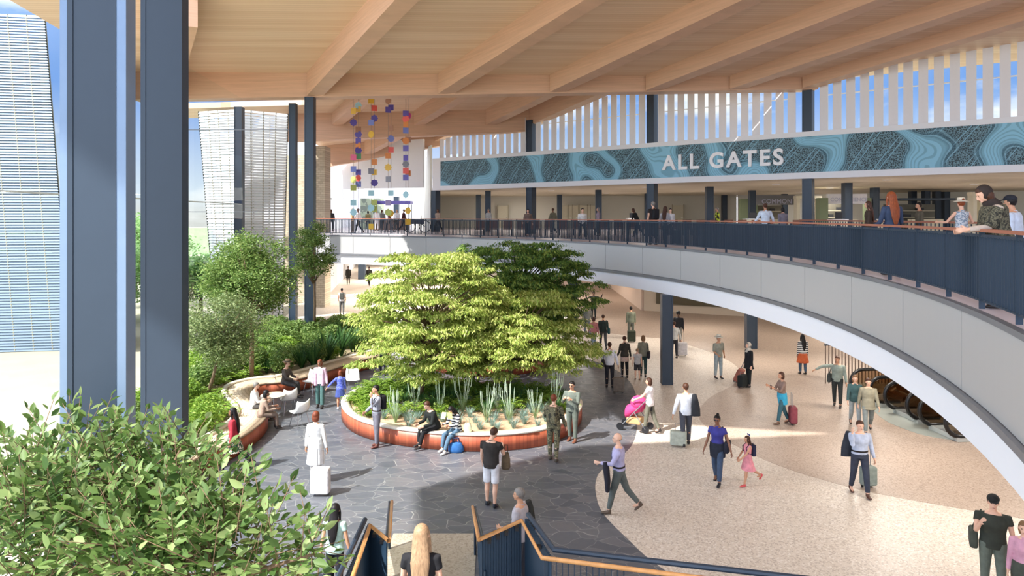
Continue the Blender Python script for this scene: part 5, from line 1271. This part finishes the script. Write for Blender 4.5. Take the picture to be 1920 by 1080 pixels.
# ================================================================== FURNITURE AND LUGGAGE
chm = plain('white_moulded_shell', (238, 236, 230), .4, 0, .02)
def make_chair(loc, yaw, label):
    t = thing('shell_chair', label, 'chair', loc, R(yaw), 'white shell chairs near the bench')
    mb = MB(); rings = []
    sec = [(.24, .46, -.23), (.10, .44, -.25), (-.08, .44, -.25), (-.20, .49, -.25), (-.25, .62, -.25), (-.28, .80, -.22)]
    for y, z, hw in sec:
        w = -hw; rise = .06 if y < -.1 else .02
        rings.append([Vector((w*(j-3)/3, y+(.07*abs((j-3)/3)**2 if y < -.15 else 0), z+rise*abs((j-3)/3)**2)) for j in range(7)])
    mb.loft(rings, closed=False, cap=False); o = mb.build('seat_shell', chm, t, True); s = o.modifiers.new('s', 'SOLIDIFY'); s.thickness = .02
    for sx in (-1, 1):
        for sy in (-1, 1): MB().tube([(sx*.15, sy*.13, .435), (sx*.22, sy*.23, .0)], [.013, .010], 8).build('leg', M['chrome'], t)
    return t
ch = None
for (px, py, yaw, lb) in ((541, 775, 35, 'white shell chair beside the round table, farther one'), (562, 800, 50, 'white shell chair nearest the viewer beside the round table'), (662, 735, 200, 'white shell chair right of the child in blue'), (584, 738, 160, 'white shell chair behind the person in the pink cardigan')):
    if ch is None: ch = make_chair(at(px, py), yaw, lb)
    else: c = copy_tree(ch); c.location = at(px, py); c.rotation_euler = (0, 0, R(yaw)); c['label'] = lb
q = at(512, 782)
tb = thing('round_table', 'small round cream topped table between the white chairs and the bench', 'table', q)
MB().lathe((0, 0, 0), [(0, .70), (.38, .70), (.40, .715), (.38, .73), (0, .73)], 28).build('table_top', plain('cream_table_top', (230, 214, 186), .4, 0, .04), tb)
MB().tube([(0, 0, .02), (0, 0, .70)], .03, 10).build('pedestal', M['chrome'], tb)
MB().lathe((0, 0, 0), [(0, 0), (.24, 0), (.24, .012), (.03, .03), (0, .03)], 24).build('base', M['chrome'], tb)
def suitcase(label, loc, yaw, col, w=.42, h=.58, d=.24, handle=.36, tilt=0, cat='suitcase'):
    t = thing('suitcase', label, cat, loc, R(yaw)); t.rotation_euler = (R(tilt), 0, R(yaw))
    o = MB().box((0, 0, h/2+.05), (w, d, h)).build('shell', cloth(col), t); bevel(o, .05, 4)
    mb = MB()
    for i in range(5): mb.box((-w*.36+i*w*.18, d/2+.002, h/2+.05), (.012, .012, h*.78))
    mb.build('ribs', plain('case_rib', tuple(int(x*.92) for x in col), .5), t)
    mb = MB(); zt = h+.04
    mb.tube([(-.09, d*.2, zt), (-.09, d*.2, zt+handle), (.09, d*.2, zt+handle), (.09, d*.2, zt)], .009, 6); mb.build('telescopic_handle', M['ledge'], t)
    for sx in (-1, 1): MB().tube([(sx*(w/2-.06)-.02, d*.25, .035), (sx*(w/2-.06)+.02, d*.25, .035)], .035, 12).build('wheel', M['black'], t)
    return t
suitcase('white hard suitcase behind the person in the long white coat', at(601, 929), 0, (222, 214, 210), .44, .60, .26, .42)
suitcase('black suitcase beside the person with long black hair in a mint top', Vector((qx(594, 11.5), 11.5, .008)), 0, (46, 48, 58), .36, .56, .24, .12)
suitcase('brown suitcase on the slate edge near the person in white shirt', at(1160, 737), -10, (118, 104, 90), .42, .52)
suitcase('sage green boxy suitcase on the terrazzo behind the person in white shirt', at(1272, 838), -15, (170, 176, 158), .46, .40, .26, .2)
suitcase('red suitcase tilted behind the straw hat person', at(1380, 716), 60, (166, 92, 74), .42, .52, .24, .62, 24)
suitcase('black suitcase at the feet of the person in black coat', at(1393, 727), 40, (34, 38, 36), .44, .44, .26, .1)
suitcase('burgundy suitcase behind the person looking at a phone', at(1487, 796), 80, (140, 58, 66), .36, .52, .22, .42)
suitcase('grey green suitcase beside the person in navy trousers', at(1628, 914), 10, (128, 140, 130), .36, .46, .24, .5)
suitcase('dark green suitcase under the hand of the person in olive suit', at(1184, 642), 0, (54, 62, 46), .42, .56)
suitcase('pale suitcase next to the blue column in the crowd', at(1279, 668), 0, (190, 184, 184), .46, .60, .26, .5)
suitcase('dark suitcase pulled along the gallery by the rail', gal(1268, 29.9), 30, (46, 50, 62), .42, .56, .24, .3)
# bags
def bag(label, loc, yaw, col, w, h, d, name='handbag', hd=True):
    t = thing(name, label, 'bag', loc, R(yaw))
    mb = MB(); rings = [[Vector((w/2*k*cos(a)*(1 if abs(cos(a)) < .99 else 1), d/2*k*sin(a), z)) for a in [2*pi*j/20 for j in range(20)]] for z, k in ((0, .85), (h*.15, 1.05), (h*.6, 1.0), (h*.9, .75), (h, .62))]
    mb.loft(rings); o = mb.build('pouch', cloth(col), t, True)
    if hd:
        for sy in (-1, 1): MB().tube([(-w*.22, sy*.03, h*.92), (-w*.16, sy*.03, h*1.45), (w*.16, sy*.03, h*1.45), (w*.22, sy*.03, h*.92)], .010, 6).build('handle', cloth(tuple(int(x*.7) for x in col)), t)
    return t
bag('bright blue drawstring bag on the floor against the planter', at(855, 848), 0, (38, 98, 168), .42, .27, .26, hd=True)
q = P(862, 812, .5); bag('white and lime paper carrier bag on the planter rim beside the reader', Vector((q.x+.22, q.y+.06, .51)), 10, (214, 222, 180), .22, .26, .12, 'carrier_bag')
bag('brown leather bag hanging from the arm of the person in white shorts', at(921, 950)+Vector((.33, .18, .78)), 0, (112, 92, 66), .20, .38, .14, 'shoulder_bag')
# magazine
q = P(836, 790, .95); MB
mb = MB(); y_ = P(856, 810, .5).y-.20
for s_ in (-1, 1): mb.box((P(856, 810, .5).x-.26+s_*.085, y_, 1.02), (.13, .012, .19), rz=s_*R(18), rx=R(-35))
tag(mb.build('magazine', plain('yellow_magazine', (222, 212, 120), .5)), 'open yellow magazine held by the person in the striped jumper', 'magazine')
# stroller
q = at(1192, 806); st = thing('stroller', 'pink and black pushchair with tan basket on the sunlit terrazzo edge', 'stroller', q, R(62))
fr_ = M['ledge']
for sx in (-1, 1):
    MB().tube([(sx*.24, .42, .10), (sx*.25, -.05, .62), (sx*.24, -.42, 1.02)], .014, 8).build('frame_tube', fr_, st)
    MB().tube([(sx*.25, -.38, .12), (sx*.25, -.02, .60)], .014, 8).build('frame_tube', fr_, st)
    for y_ in (.42, -.38): 
        w_ = MB(); w_.tube([(sx*.24-.022, y_, .11), (sx*.24+.022, y_, .11)], .11, 18); w_.build('wheel', M['black'], st)
MB().tube([(-.24, -.42, 1.02), (.24, -.42, 1.02)], .018, 8).build('push_handle', M['black'], st)
mb = MB(); mb.loft([[Vector((.23*cos(a), y, z+.20*sin(a))) for a in [2*pi*j/14 for j in range(14)]] for y, z in ((-.22, .78), (-.12, .76), (.10, .62), (.28, .52))]); mb.build('seat', plain('pink_fabric', (214, 62, 120), .8), st, True)
mb = MB(); mb.ball((0, -.10, .84), (.27, .26, .22), 14, 8); mb.build('hood', plain('pink_fabric', (214, 62, 120), .8), st, True)
o = MB().box((0, .02, .30), (.38, .46, .20)).build('basket', plain('tan_basket', (196, 160, 112), .8), st); bevel(o, .04)
o = MB().box((0, -.50, .80), (.30, .12, .28)).build('changing_bag', plain('black_bag', (36, 34, 38), .7), st); bevel(o, .04)
# hair bow on the child in pink: part of that child
for o in list(SC.objects):
    if o.get('label', '').startswith('child in pink dress'):
        mb = MB()
        for s_ in (-1, 1): mb.ball((s_*.05, -.03, 1.73), (.05, .02, .032), 10, 6)
        mb.build('hair_bow', plain('blue_bow', (54, 70, 130), .6), o, True)
# ================================================================== STAIRS AT THE BOTTOM
ribm = plain('dark_blue_ribbed_metal', (44, 66, 86), .45, .2, .04)
stc = thing('staircase', 'pale stone stair coming down toward the slate floor between blue guards', 'staircase')
sm_ = plain('stair_stone', (176, 164, 148), .6, 0, .05)
for i in range(8):
    z1 = 1.2-.15*(i+1)+.0; y0_ = 9.7+.29*i
    if z1 > .01: MB().box((-1.06, y0_+.145, z1/2+.012), (1.08, .29, z1-.02)).build('step', sm_, stc)
MB().box((-1.0, 8.95, .60), (1.1, 1.48, 1.18)).build('landing', sm_, stc)
for i in range(10):
    z1 = 1.2+.15*(i+1); y0_ = 8.2-.29*(i+1); MB().box((-1.15, y0_+.145, z1-.09), (1.35, .289, .18)).build('step', sm_, stc)
def ribpanel(a, b, z0a, z0b, zta, ztb, parent, nm='ribbed_panel'):
    """vertical corrugated panel from a to b (plan points)"""
    a = Vector((*a, 0)); b = Vector((*b, 0)); L = (b-a).length; n = max(2, int(L/.05)); d = (b-a)/n; nrm = Vector((-d.y, d.x, 0)).normalized()
    mb = MB(); A = []; B = []
    for i in range(n*2+1):
        t = i/(2*n); p = a.lerp(b, t)+nrm*(.018 if (i//1) % 2 else 0); A.append(p+Vector((0, 0, z0a+(z0b-z0a)*t))); B.append(p+Vector((0, 0, zta+(ztb-zta)*t)))
    m = len(A); mb.add(A+B, [(i, i+1, i+1+m, i+m) for i in range(m-1)])
    o = mb.build(nm, ribm, parent); s = o.modifiers.new('s', 'SOLIDIFY'); s.thickness = .03; return o
rg = thing('stair_guard', 'right stair guard with zigzag wooden handrail on dark blue ribbed panels', 'railing')
Pz = [XZ(886, 950, 13.45), XZ(898, 1012, 9.65), XZ(978, 976, 10.2), XZ(1016, 1046, 9.13), XZ(1300, 1082, 8.65), XZ(1700, 1128, 8.2)]
MB().tube(Pz, [.030]*6, 10, up=(0, 0, 1)).build('wooden_handrail', M['rail_wood'], rg, True)
def off2(p, dx, dy, dz=0): return Vector((p.x+dx, p.y+dy, p.z+dz))
ribpanel(off2(Pz[1], .04, .12).xy, off2(Pz[2], 0, .12).xy, 0.01, 0.01, Pz[1].z-.08, Pz[2].z-.06, rg)
ribpanel(off2(Pz[2], .05, .1).xy, off2(Pz[3], .10, .05).xy, 0.01, 0.01, Pz[2].z-.02, Pz[3].z-.02, rg)
ribpanel(off2(Pz[0], .10, 0).xy, off2(Pz[1], .06, .12).xy, 0.01, 0.9, Pz[0].z-.55, Pz[1].z-.5, rg, 'lower_panel')
mb = MB(); mb.tube([off2(Pz[2], .10, .14, .03), off2(Pz[3], .17, .12, .05), off2(Pz[4], .05, .16, .06), off2(Pz[5], 0, .16, .06)], .038, 8, up=(0, 0, 1)); mb.build('cap_rail', M['steel'], rg)
mb = MB(); mb.tube([off2(Pz[0], .05, .0, -.02), off2(Pz[1], .05, .1, -.02)], .022, 8); mb.build('cap_rail', M['steel'], rg)
MB().tube([off2(Pz[0], .05, 0, 0), Vector((Pz[0].x+.05, Pz[0].y, .01))], .025, 8).build('post', M['steel'], rg)
for k in (.2, .4, .6, .85):
    p = Pz[1].lerp(Pz[2], k); MB().box((p.x+.02, p.y+.05, p.z-.09), (.055, .10, .05)).build('bracket', M['black'], rg)
for k in (.65,):
    p = Pz[2].lerp(Pz[3], k); MB().box((p.x+.05, p.y+.02, p.z-.05), (.10, .05, .05)).build('bracket', M['black'], rg)
for i in range(24):
    p = Pz[3].lerp(Pz[4], (i+.5)/24) if i < 14 else Pz[4].lerp(Pz[5], (i-14+.5)/10)
    MB().box((p.x, p.y+.10, p.z/2+.03), (.014, .03, p.z-.10)).build('baluster', M['steel'], rg)
lg = thing('stair_guard', 'left stair guard with wooden handrail on dark blue panels', 'railing')
Qz = [XZ(735, 940, 13.7), XZ(729, 1014, 9.57), XZ(694, 985, 10.07), XZ(655, 1100, 8.5), XZ(600, 1200, 7.4)]
MB().tube(Qz, [.030]*5, 10, up=(0, 0, 1)).build('wooden_handrail', M['rail_wood'], lg, True)
ribpanel(off2(Qz[1], -.04, .12).xy, off2(Qz[2], 0, .12).xy, .01, .01, Qz[1].z-.08, Qz[2].z-.06, lg)
ribpanel(off2(Qz[2], -.06, .1).xy, off2(Qz[3], -.12, .0).xy, .01, .01, Qz[2].z-.02, Qz[3].z-.02, lg)
mb = MB(); mb.tube([off2(Qz[2], -.10, .12, .03), off2(Qz[3], -.17, .05, .05), off2(Qz[4], -.17, .05, .05)], .038, 8, up=(0, 0, 1)); mb.build('cap_rail', M['steel'], lg)
mb = MB(); mb.tube([off2(Qz[0], -.05, .0, -.02), off2(Qz[1], -.05, .1, -.02)], .022, 8); mb.build('cap_rail', M['steel'], lg)
MB().tube([off2(Qz[0], -.05, 0, 0), Vector((Qz[0].x-.05, Qz[0].y, .01))], .025, 8).build('post', M['steel'], lg)
for k in (.3, .7):
    p = Qz[1].lerp(Qz[2], k); MB().box((p.x-.02, p.y+.05, p.z-.09), (.055, .10, .05)).build('bracket', M['black'], lg)
# glass balustrade pane of the stair foot
for (g, A_, B_) in ((lg, Qz[0], Qz[1]),):
    a = off2(A_, -.06, 0); b = off2(B_, -.06, .1); mb = MB(); mb.add([Vector((a.x, a.y, .02)), Vector((b.x, b.y, .6)), b+Vector((0, 0, -.05)), a+Vector((0, 0, -.05))], [(0, 1, 2, 3)])
    o = mb.build('glass_pane', M['stair_glass'], g)
# greenery under the right guard
random.seed(9)
for i in range(10):
    x = 1.0+.42*i; y = 9.5+random.uniform(-.1, .2)-.03*i
    c = copy_tree(protos['shrub']); c.location = (x, y, .006); c.scale = (.8, .8, 1.2); c.name = 'green_shrub'; c['label'] = 'dark green shrub on the floor behind the right stair guard'; c['group'] = 'shrubs behind the right stair guard'
# ================================================================== ESCALATORS
brown = plain('wood_reflection_step_metal', (128, 98, 72), .35, .5, .1)  # brown of reflected timber is put into the step colour
def escalator(loc, label):
    t = thing('escalator', label, 'escalator', loc, R(4), 'escalators under the gallery')
    def prof(s):      # centre line height of step band at distance s
        return .0 if s < 1.2 else (s-1.2)*.577
    Lm = 5.6
    for sy in (-1, 1):
        y = sy*.58
        path = [Vector((1.1, y, .14))]
        for k in range(10):
            a = R(-90-180*k/9); path.append(Vector((.46+.44*cos(a), y, .58+.44*sin(a))))
        path += [Vector((1.3, y, 1.03)), Vector((2.0, y, 1.40)), Vector((Lm, y, 1.40+(Lm-2.0)*.577))]
        MB().tube(path, .062, 8, up=(0, 1, 0)).build('handrail', M['rubber'], t, True)
        pl_ = MB(); poly = [(.5, .14), (.16, .35), (.06, .58), (.16, .84), (.46, .98), (1.3, .98), (2.0, 1.35), (Lm, 1.35+(Lm-2)*.577), (Lm, (Lm-1.2)*.577+.1), (1.3, .14)]
        pl_.add([(x, y-.02, z) for x, z in poly]+[(x, y+.02, z) for x, z in poly], [tuple(range(10)), tuple(range(19, 9, -1))]+[(i, i+10, (i+1) % 10+10, (i+1) % 10) for i in range(10)])
        pl_.build('balustrade', M['bronze_glass'], t)
        MB().beam((.35, y*.93, 0), (1.3, y*.93, 0), .18, .14).build('newel_base', plain('brushed_base', (192, 196, 192), .35, .3, .03), t)
        MB().beam((1.3, y*.93, 0.0), (Lm, y*.93, (Lm-1.3)*.577), .18, .14, .14).build('skirt', plain('brushed_base', (192, 196, 192), .35, .3, .03), t)
    for k in range(12):
        s = 1.3+k*.36; MB().box((s+.18, 0, prof(s+.18)+.02), (.36, .94, .16)).build('step', brown, t)
    MB().box((.85, 0, .03), (.9, .94, .05)).build('comb_plate', M['chrome'], t)
    MB().box((.36, 0, .07), (.02, 1.1, .13)).build('front_plate', plain('brushed_base', (192, 196, 192), .35, .3, .03), t)
    return t
e0 = escalator(Vector((12.25, 24.45, .013)), 'escalator farthest from the viewer under the gallery')
for (x, y, lb) in ((12.45, 22.55, 'middle escalator under the gallery with black handrail loops'), (12.55, 20.75, 'escalator nearest the viewer, mostly hidden by the white band')):
    c = copy_tree(e0); c.location = (x, y, .013); c['label'] = lb
fe = thing('bar_screen', 'brown vertical bar screen behind the escalators', 'railing')
for i in range(34): MB().box((12.3+.13*i, 27.2, .75), (.03, .04, 1.5)).build('bar', plain('brown_bar', (122, 104, 92), .5), fe)
MB().box((14.45, 27.2, 1.52), (4.4, .06, .05)).build('top_bar', M['steel'], fe)
# ================================================================== HANGING STRANDS
cols = {'y': (232, 184, 60), 'p': (98, 84, 170), 'r': (238, 96, 84), 'o': (222, 134, 60), 'b': (126, 138, 206), 'k': (244, 110, 150), 'g': (82, 152, 96), 'n': (178, 128, 100), 'c': (178, 222, 232), 'm': (214, 70, 150), 's': (150, 150, 160), 'l': (198, 206, 110), 'v': (190, 176, 224)}
strands = [(663, 188, [(208, 'y'), (230, 'p'), (295, 'k'), (317, 'b'), (337, 'l'), (352, 'l'), (380, 'c'), (398, 'c')]), (672, 188, [(198, 'c'), (205, 'y'), (243, 'n'), (252, 'p'), (264, 'p'), (273, 'o'), (282, 'p'), (293, 'g'), (323, 'p'), (334, 'r'), (345, 'b')]),
           (696, 188, [(189, 'y'), (230, 'b'), (252, 'y'), (321, 's'), (362, 'c'), (390, 'c'), (425, 'y')]), (702, 188, [(203, 'r'), (222, 'p'), (304, 'o'), (323, 'y'), (343, 'p'), (380, 'l'), (392, 'l')]),
           (728, 188, [(189, 'n'), (206, 'p'), (292, 'o'), (314, 'y'), (336, 's'), (380, 'v'), (398, 'l')]), (733, 188, [(202, 'p'), (241, 'n'), (260, 'b'), (281, 'r'), (362, 'c'), (400, 'y')]),
           (761, 188, [(213, 'p'), (223, 'r'), (233, 'o'), (245, 'b'), (264, 'o'), (278, 'p'), (296, 'p'), (308, 's'), (320, 'r'), (333, 'p'), (365, 'c')]), (765, 188, [(217, 'm'), (262, 'n'), (325, 'o'), (395, 'y'), (416, 'y')])]
stl = ['leftmost strand', 'second strand from the left', 'third strand from the left', 'fourth strand from the left', 'fifth strand from the left', 'sixth strand from the left', 'seventh strand from the left', 'rightmost strand']
def tile(flower, r):
    mb = MB()
    if flower:
        n = 24; pts = [(r*(1+.13*cos(8*a))*cos(a), r*(1+.13*cos(8*a))*sin(a)) for a in [2*pi*i/n for i in range(n)]]
    else: pts = [(-r, -r), (r, -r), (r, r), (-r, r)]
    n = len(pts); mb.add([(x, -.01, z) for x, z in pts]+[(x, .01, z) for x, z in pts], [tuple(range(n)), tuple(range(2*n-1, n-1, -1))]+[(i, i+n, (i+1) % n+n, (i+1) % n) for i in range(n)]); return mb
for i, (px, y0_, items) in enumerate(strands):
    Y = 40.0+.25*(i % 2); x = qx(px, Y); zt = 14.15; zb = CZ-(434-HY)*Y/F
    t = thing('hanging_strand', stl[i]+' of coloured tiles hanging from the timber roof', 'hanging art', (x, Y, 0), 0, None)
    MB().tube([(0, 0, zb), (0, 0, zt)], .012, 6).build('wire', plain('strand_wire', (150, 130, 120), .5), t)
    for k, (py, c_) in enumerate(items):
        z = CZ-(py-HY)*Y/F; fl = (k+i) % 3 == 1
        o = tile(fl, .20 if fl else .165).build('flower' if fl else 'tile', plain('tile_'+c_, cols[c_], .4), t); o.location = (0, -.03, z); o.rotation_euler = (0, 0, R(-25+17*((k*3+i) % 4)))
# ================================================================== SHOPS ON THE GALLERY
def board(px0, px1, py0, py1, Y, d, mat, name, label, cat, base=False):
    a = XZ(px0, py0, Y); b = XZ(px1, py1, Y); z0 = MZ+.006 if base else b.z
    o = MB().box(((a.x+b.x)/2, Y+d/2, (a.z+z0)/2), (b.x-a.x, d, a.z-z0)).build(name, mat)
    if cat: tag(o, label, cat)
    return o
olive = plain('sage_green_panel', (128, 140, 108), .6, 0, .04); beige = plain('cream_counter', (216, 208, 184), .6, 0, .03)
board(1388, 1421, 373, 413, 56, .4, olive, 'partition', 'olive green partition on the gallery behind the person in pale blue', 'partition', True)
board(1537, 1553, 371, 413, 46, .6, olive, 'partition', 'sage green partition left of the white shop sign', 'partition', True)
board(1626, 1634, 371, 413, 47, .6, olive, 'partition', 'narrow sage green partition right of the white shop sign', 'partition', True)
sg = board(1552, 1626, 363.5, 382, 46.6, .3, plain('white_shop_fascia', (232, 232, 238), .5), 'shop_sign', 'white shop fascia board with pale lettering on the gallery', 'sign')
yy = 46.58; text('CONVENIENCE', 'lettering', .36, (qx(1557, yy), yy, 7.55), 0, plain('pale_lettering', (190, 192, 214), .5), sg, .01, 1.0)
sg1 = sg
sg = board(1418, 1490, 366, 384, 55, .3, plain('grey_shop_fascia', (122, 122, 124), .5), 'shop_sign', 'grey shop fascia board with pale lettering on the gallery', 'sign')
yy = 54.98; text('COMMON', 'lettering', .5, (qx(1428, yy), yy, 7.55), 0, plain('pale_lettering', (190, 192, 214), .5), sg, .01, 1.05)
def shopfront(px0, px1, Y, label):
    t = thing('shop_unit', label, 'shop', (0, 0, 0)); x0, x1 = qx(px0, Y), qx(px1, Y); w = x1-x0
    MB().box(((x0+x1)/2, Y+2.4, MZ+1.05), (w, .1, 2.08)).build('back_panel', plain('shop_interior', (120, 116, 104), .7, 0, .3, 2), t)
    for k in range(3): MB().box(((x0+x1)/2, Y+1.9, MZ+.6+.5*k), (w*.8, .4, .05)).build('shelf', beige, t)
    for k in range(4): MB().box((x0+w*(k+.5)/4, Y+1.85, MZ+.72+.5*(k % 3)), (w*.14, .2, .22)).build('goods', plain('dark_goods', (52, 54, 60), .6), t)
    MB().box(((x0+x1)/2, Y+.3, MZ+.5), (w*.6, .5, .98)).build('counter', beige, t)
    return t
u1 = shopfront(1556, 1622, 46.9, 'shop with shelves below a white fascia board on the gallery')
u2 = shopfront(1424, 1488, 55.3, 'shop with shelves below a grey fascia board on the gallery')
for s_, u_ in ((sg1, u1), (sg, u2)):
    s_.parent = u_; s_.name = 'fascia_board'
    for k in ('label', 'category'): del s_[k]
shopfront(1690, 1790, 50, 'long open shop with shelves at the right of the gallery')
board(1684, 1792, 371.5, 375, 49.6, 3.0, M['steel'], 'canopy', 'thin dark canopy line over the open shop at right', 'canopy')
def portal(px0, px1, top, Y, label):
    t = thing('portal_frame', label, 'frame', (0, 0, 0)); x0, x1 = qx(px0, Y), qx(px1, Y); zt = CZ-(top-HY)*Y/F
    for x in (x0, (x0+x1)/2, x1): MB().box((x, Y, (MZ+zt)/2), (.22, .5, zt-MZ-.01)).build('post', beige, t)
    MB().box(((x0+x1)/2, Y, zt+.08), (x1-x0+.3, .5, .18)).build('lintel', beige, t)
portal(1494, 1534, 372, 48, 'cream portal frame behind the second right sign column')
portal(1823, 1850, 366, 40, 'sage cream portal frame left of the shawl wearer')
for (px0, px1, Y, lb) in ((1558, 1584, 38, 'white checkout desk with black screen left of the inner column'), (1397, 1425, 44, 'white checkout desk with black screen near the pale blue shirt'), (1650, 1668, 40, 'white checkout desk with black screen by the auburn haired person'), (1176, 1192, 48, 'small dark topped desk by the person bending over')):
    x0, x1 = qx(px0, Y), qx(px1, Y); t = thing('service_desk', lb, 'desk', ((x0+x1)/2, Y, MZ+.006)); w = x1-x0
    MB().box((0, 0, .5), (w, .6, 1.0)).build('desk_body', beige, t); MB().box((0, 0, 1.02), (w+.1, .7, .05)).build('desk_top', M['white'], t)
    MB().box((0, -.1, 1.24), (w*.5, .06, .36)).build('screen', M['black'], t)
# doors in the gallery back wall
dd = None
for (px, Y) in ((1098, 65.9), (1113, 65.8), (1064, 66.3), (1068+8, 66.2), (1274, 64.6), (943, 67.6)):
    if dd is None:
        dd = thing('wall_door', 'flush cream door in the gallery back wall', 'door', (qx(px, Y), Y+.55, MZ+.006), R(-8), 'cream doors in the gallery back wall')
        MB().box((0, 0, 1.1), (.95, .08, 2.2)).build('door_leaf', plain('cream_door', (198, 190, 166), .6), dd)
        for s_ in (-1, 1): MB().box((s_*.52, 0, 1.14), (.08, .12, 2.28)).build('door_jamb', plain('jamb', (160, 152, 130), .6), dd)
        MB().box((.36, -.07, 1.02), (.12, .05, .03)).build('handle', M['chrome'], dd)
    else: c = copy_tree(dd); c.location = (qx(px, Y), Y+.55, MZ+.006)
# inner seating rail: dark counter seats behind the railing
ct = thing('inner_railing', 'brown topped inner railing on the gallery behind the front rail at right', 'railing')
a_, b_ = Vector((qx(1500, 33), 33, MZ+1.0)), Vector((qx(1860, 20), 20, MZ+1.0))
MB().beam(a_, b_, .12, .06).build('top_rail', rail_mat, ct)
for k in range(60):
    p = a_.lerp(b_, k/59); MB().box((p.x, p.y, MZ+.5), (.03, .03, .98)).build('baluster', M['steel_dark'], ct)
# waiting seats seen through the railing
ws = None; random.seed(3)
for i, px in enumerate(range(900, 1500, 26)):
    Y = 44-abs(px-1200)*.006; lb = 'dark waiting seat row behind the gallery railing'
    if ws is None:
        ws = thing('waiting_seat', lb, 'seat', (qx(px, Y), Y, MZ+.006), 0, 'dark waiting seats on the gallery')
        MB().box((0, 0, .42), (.55, .5, .08)).build('seat', plain('seat_brown', (110, 70, 56), .6), ws); MB().box((0, .24, .72), (.55, .06, .50)).build('backrest', plain('seat_brown', (110, 70, 56), .6), ws)
        for s_ in (-1, 1): MB().box((s_*.24, 0, .2), (.04, .4, .39)).build('leg', M['black'], ws)
    else: c = copy_tree(ws); c.location = (qx(px, Y), Y, MZ+.006)
# booth with canopy at the far left of the gallery
x0, x1 = qx(701, 60), qx(772, 60); bo = thing('booth', 'gallery booth with deep purple canopy behind the hanging strands', 'booth', ((x0+x1)/2, 60, MZ+.006)); w = x1-x0
MB().box((0, 0, 2.35), (w, 1.6, .28)).build('canopy', plain('deep_purple_canopy', (58, 50, 110), .6), bo)
for sx in (-1, 1):
    for sy in (-1, 1): MB().box((sx*w*.46, sy*.7, 1.1), (.08, .08, 2.2)).build('post', M['steel'], bo)
MB().box((0, -.4, .5), (w*.9, .5, 1.0)).build('counter', plain('booth_counter', (120, 96, 84), .6), bo)
o = MB().box((qx(698, 63), 63, MZ+1.4), (2.1, .2, 2.8)).build('picture_wall', patches('grey_green_display', [(120, 130, 120), (160, 172, 150), (200, 190, 150)], 2)); tag(o, 'grey green display panel behind the hanging strands', 'panel')
pr = thing('cargo_trike', 'dark pedal trike parked on the gallery below the booth', 'bicycle', (qx(768, 50), 50, MZ+.006))
for dx in (-1.3, .0, 1.1):
    mb = MB(); rings = []
    pts = [Vector((dx+.42*cos(a), 0, .44+.42*sin(a))) for a in [2*pi*k/20 for k in range(21)]]; mb.tube(pts, .03, 6, up=(0, 1, 0)); mb.build('wheel', M['black'], pr)
MB().tube([(-1.3, 0, .44), (-.6, 0, 1.0), (.5, 0, .95), (1.1, 0, .44)], .03, 6).build('frame', M['steel'], pr)
MB().box((.55, 0, .8), (1.0, .5, .35)).build('cargo_box', plain('dark_cargo', (50, 56, 74), .6), pr)
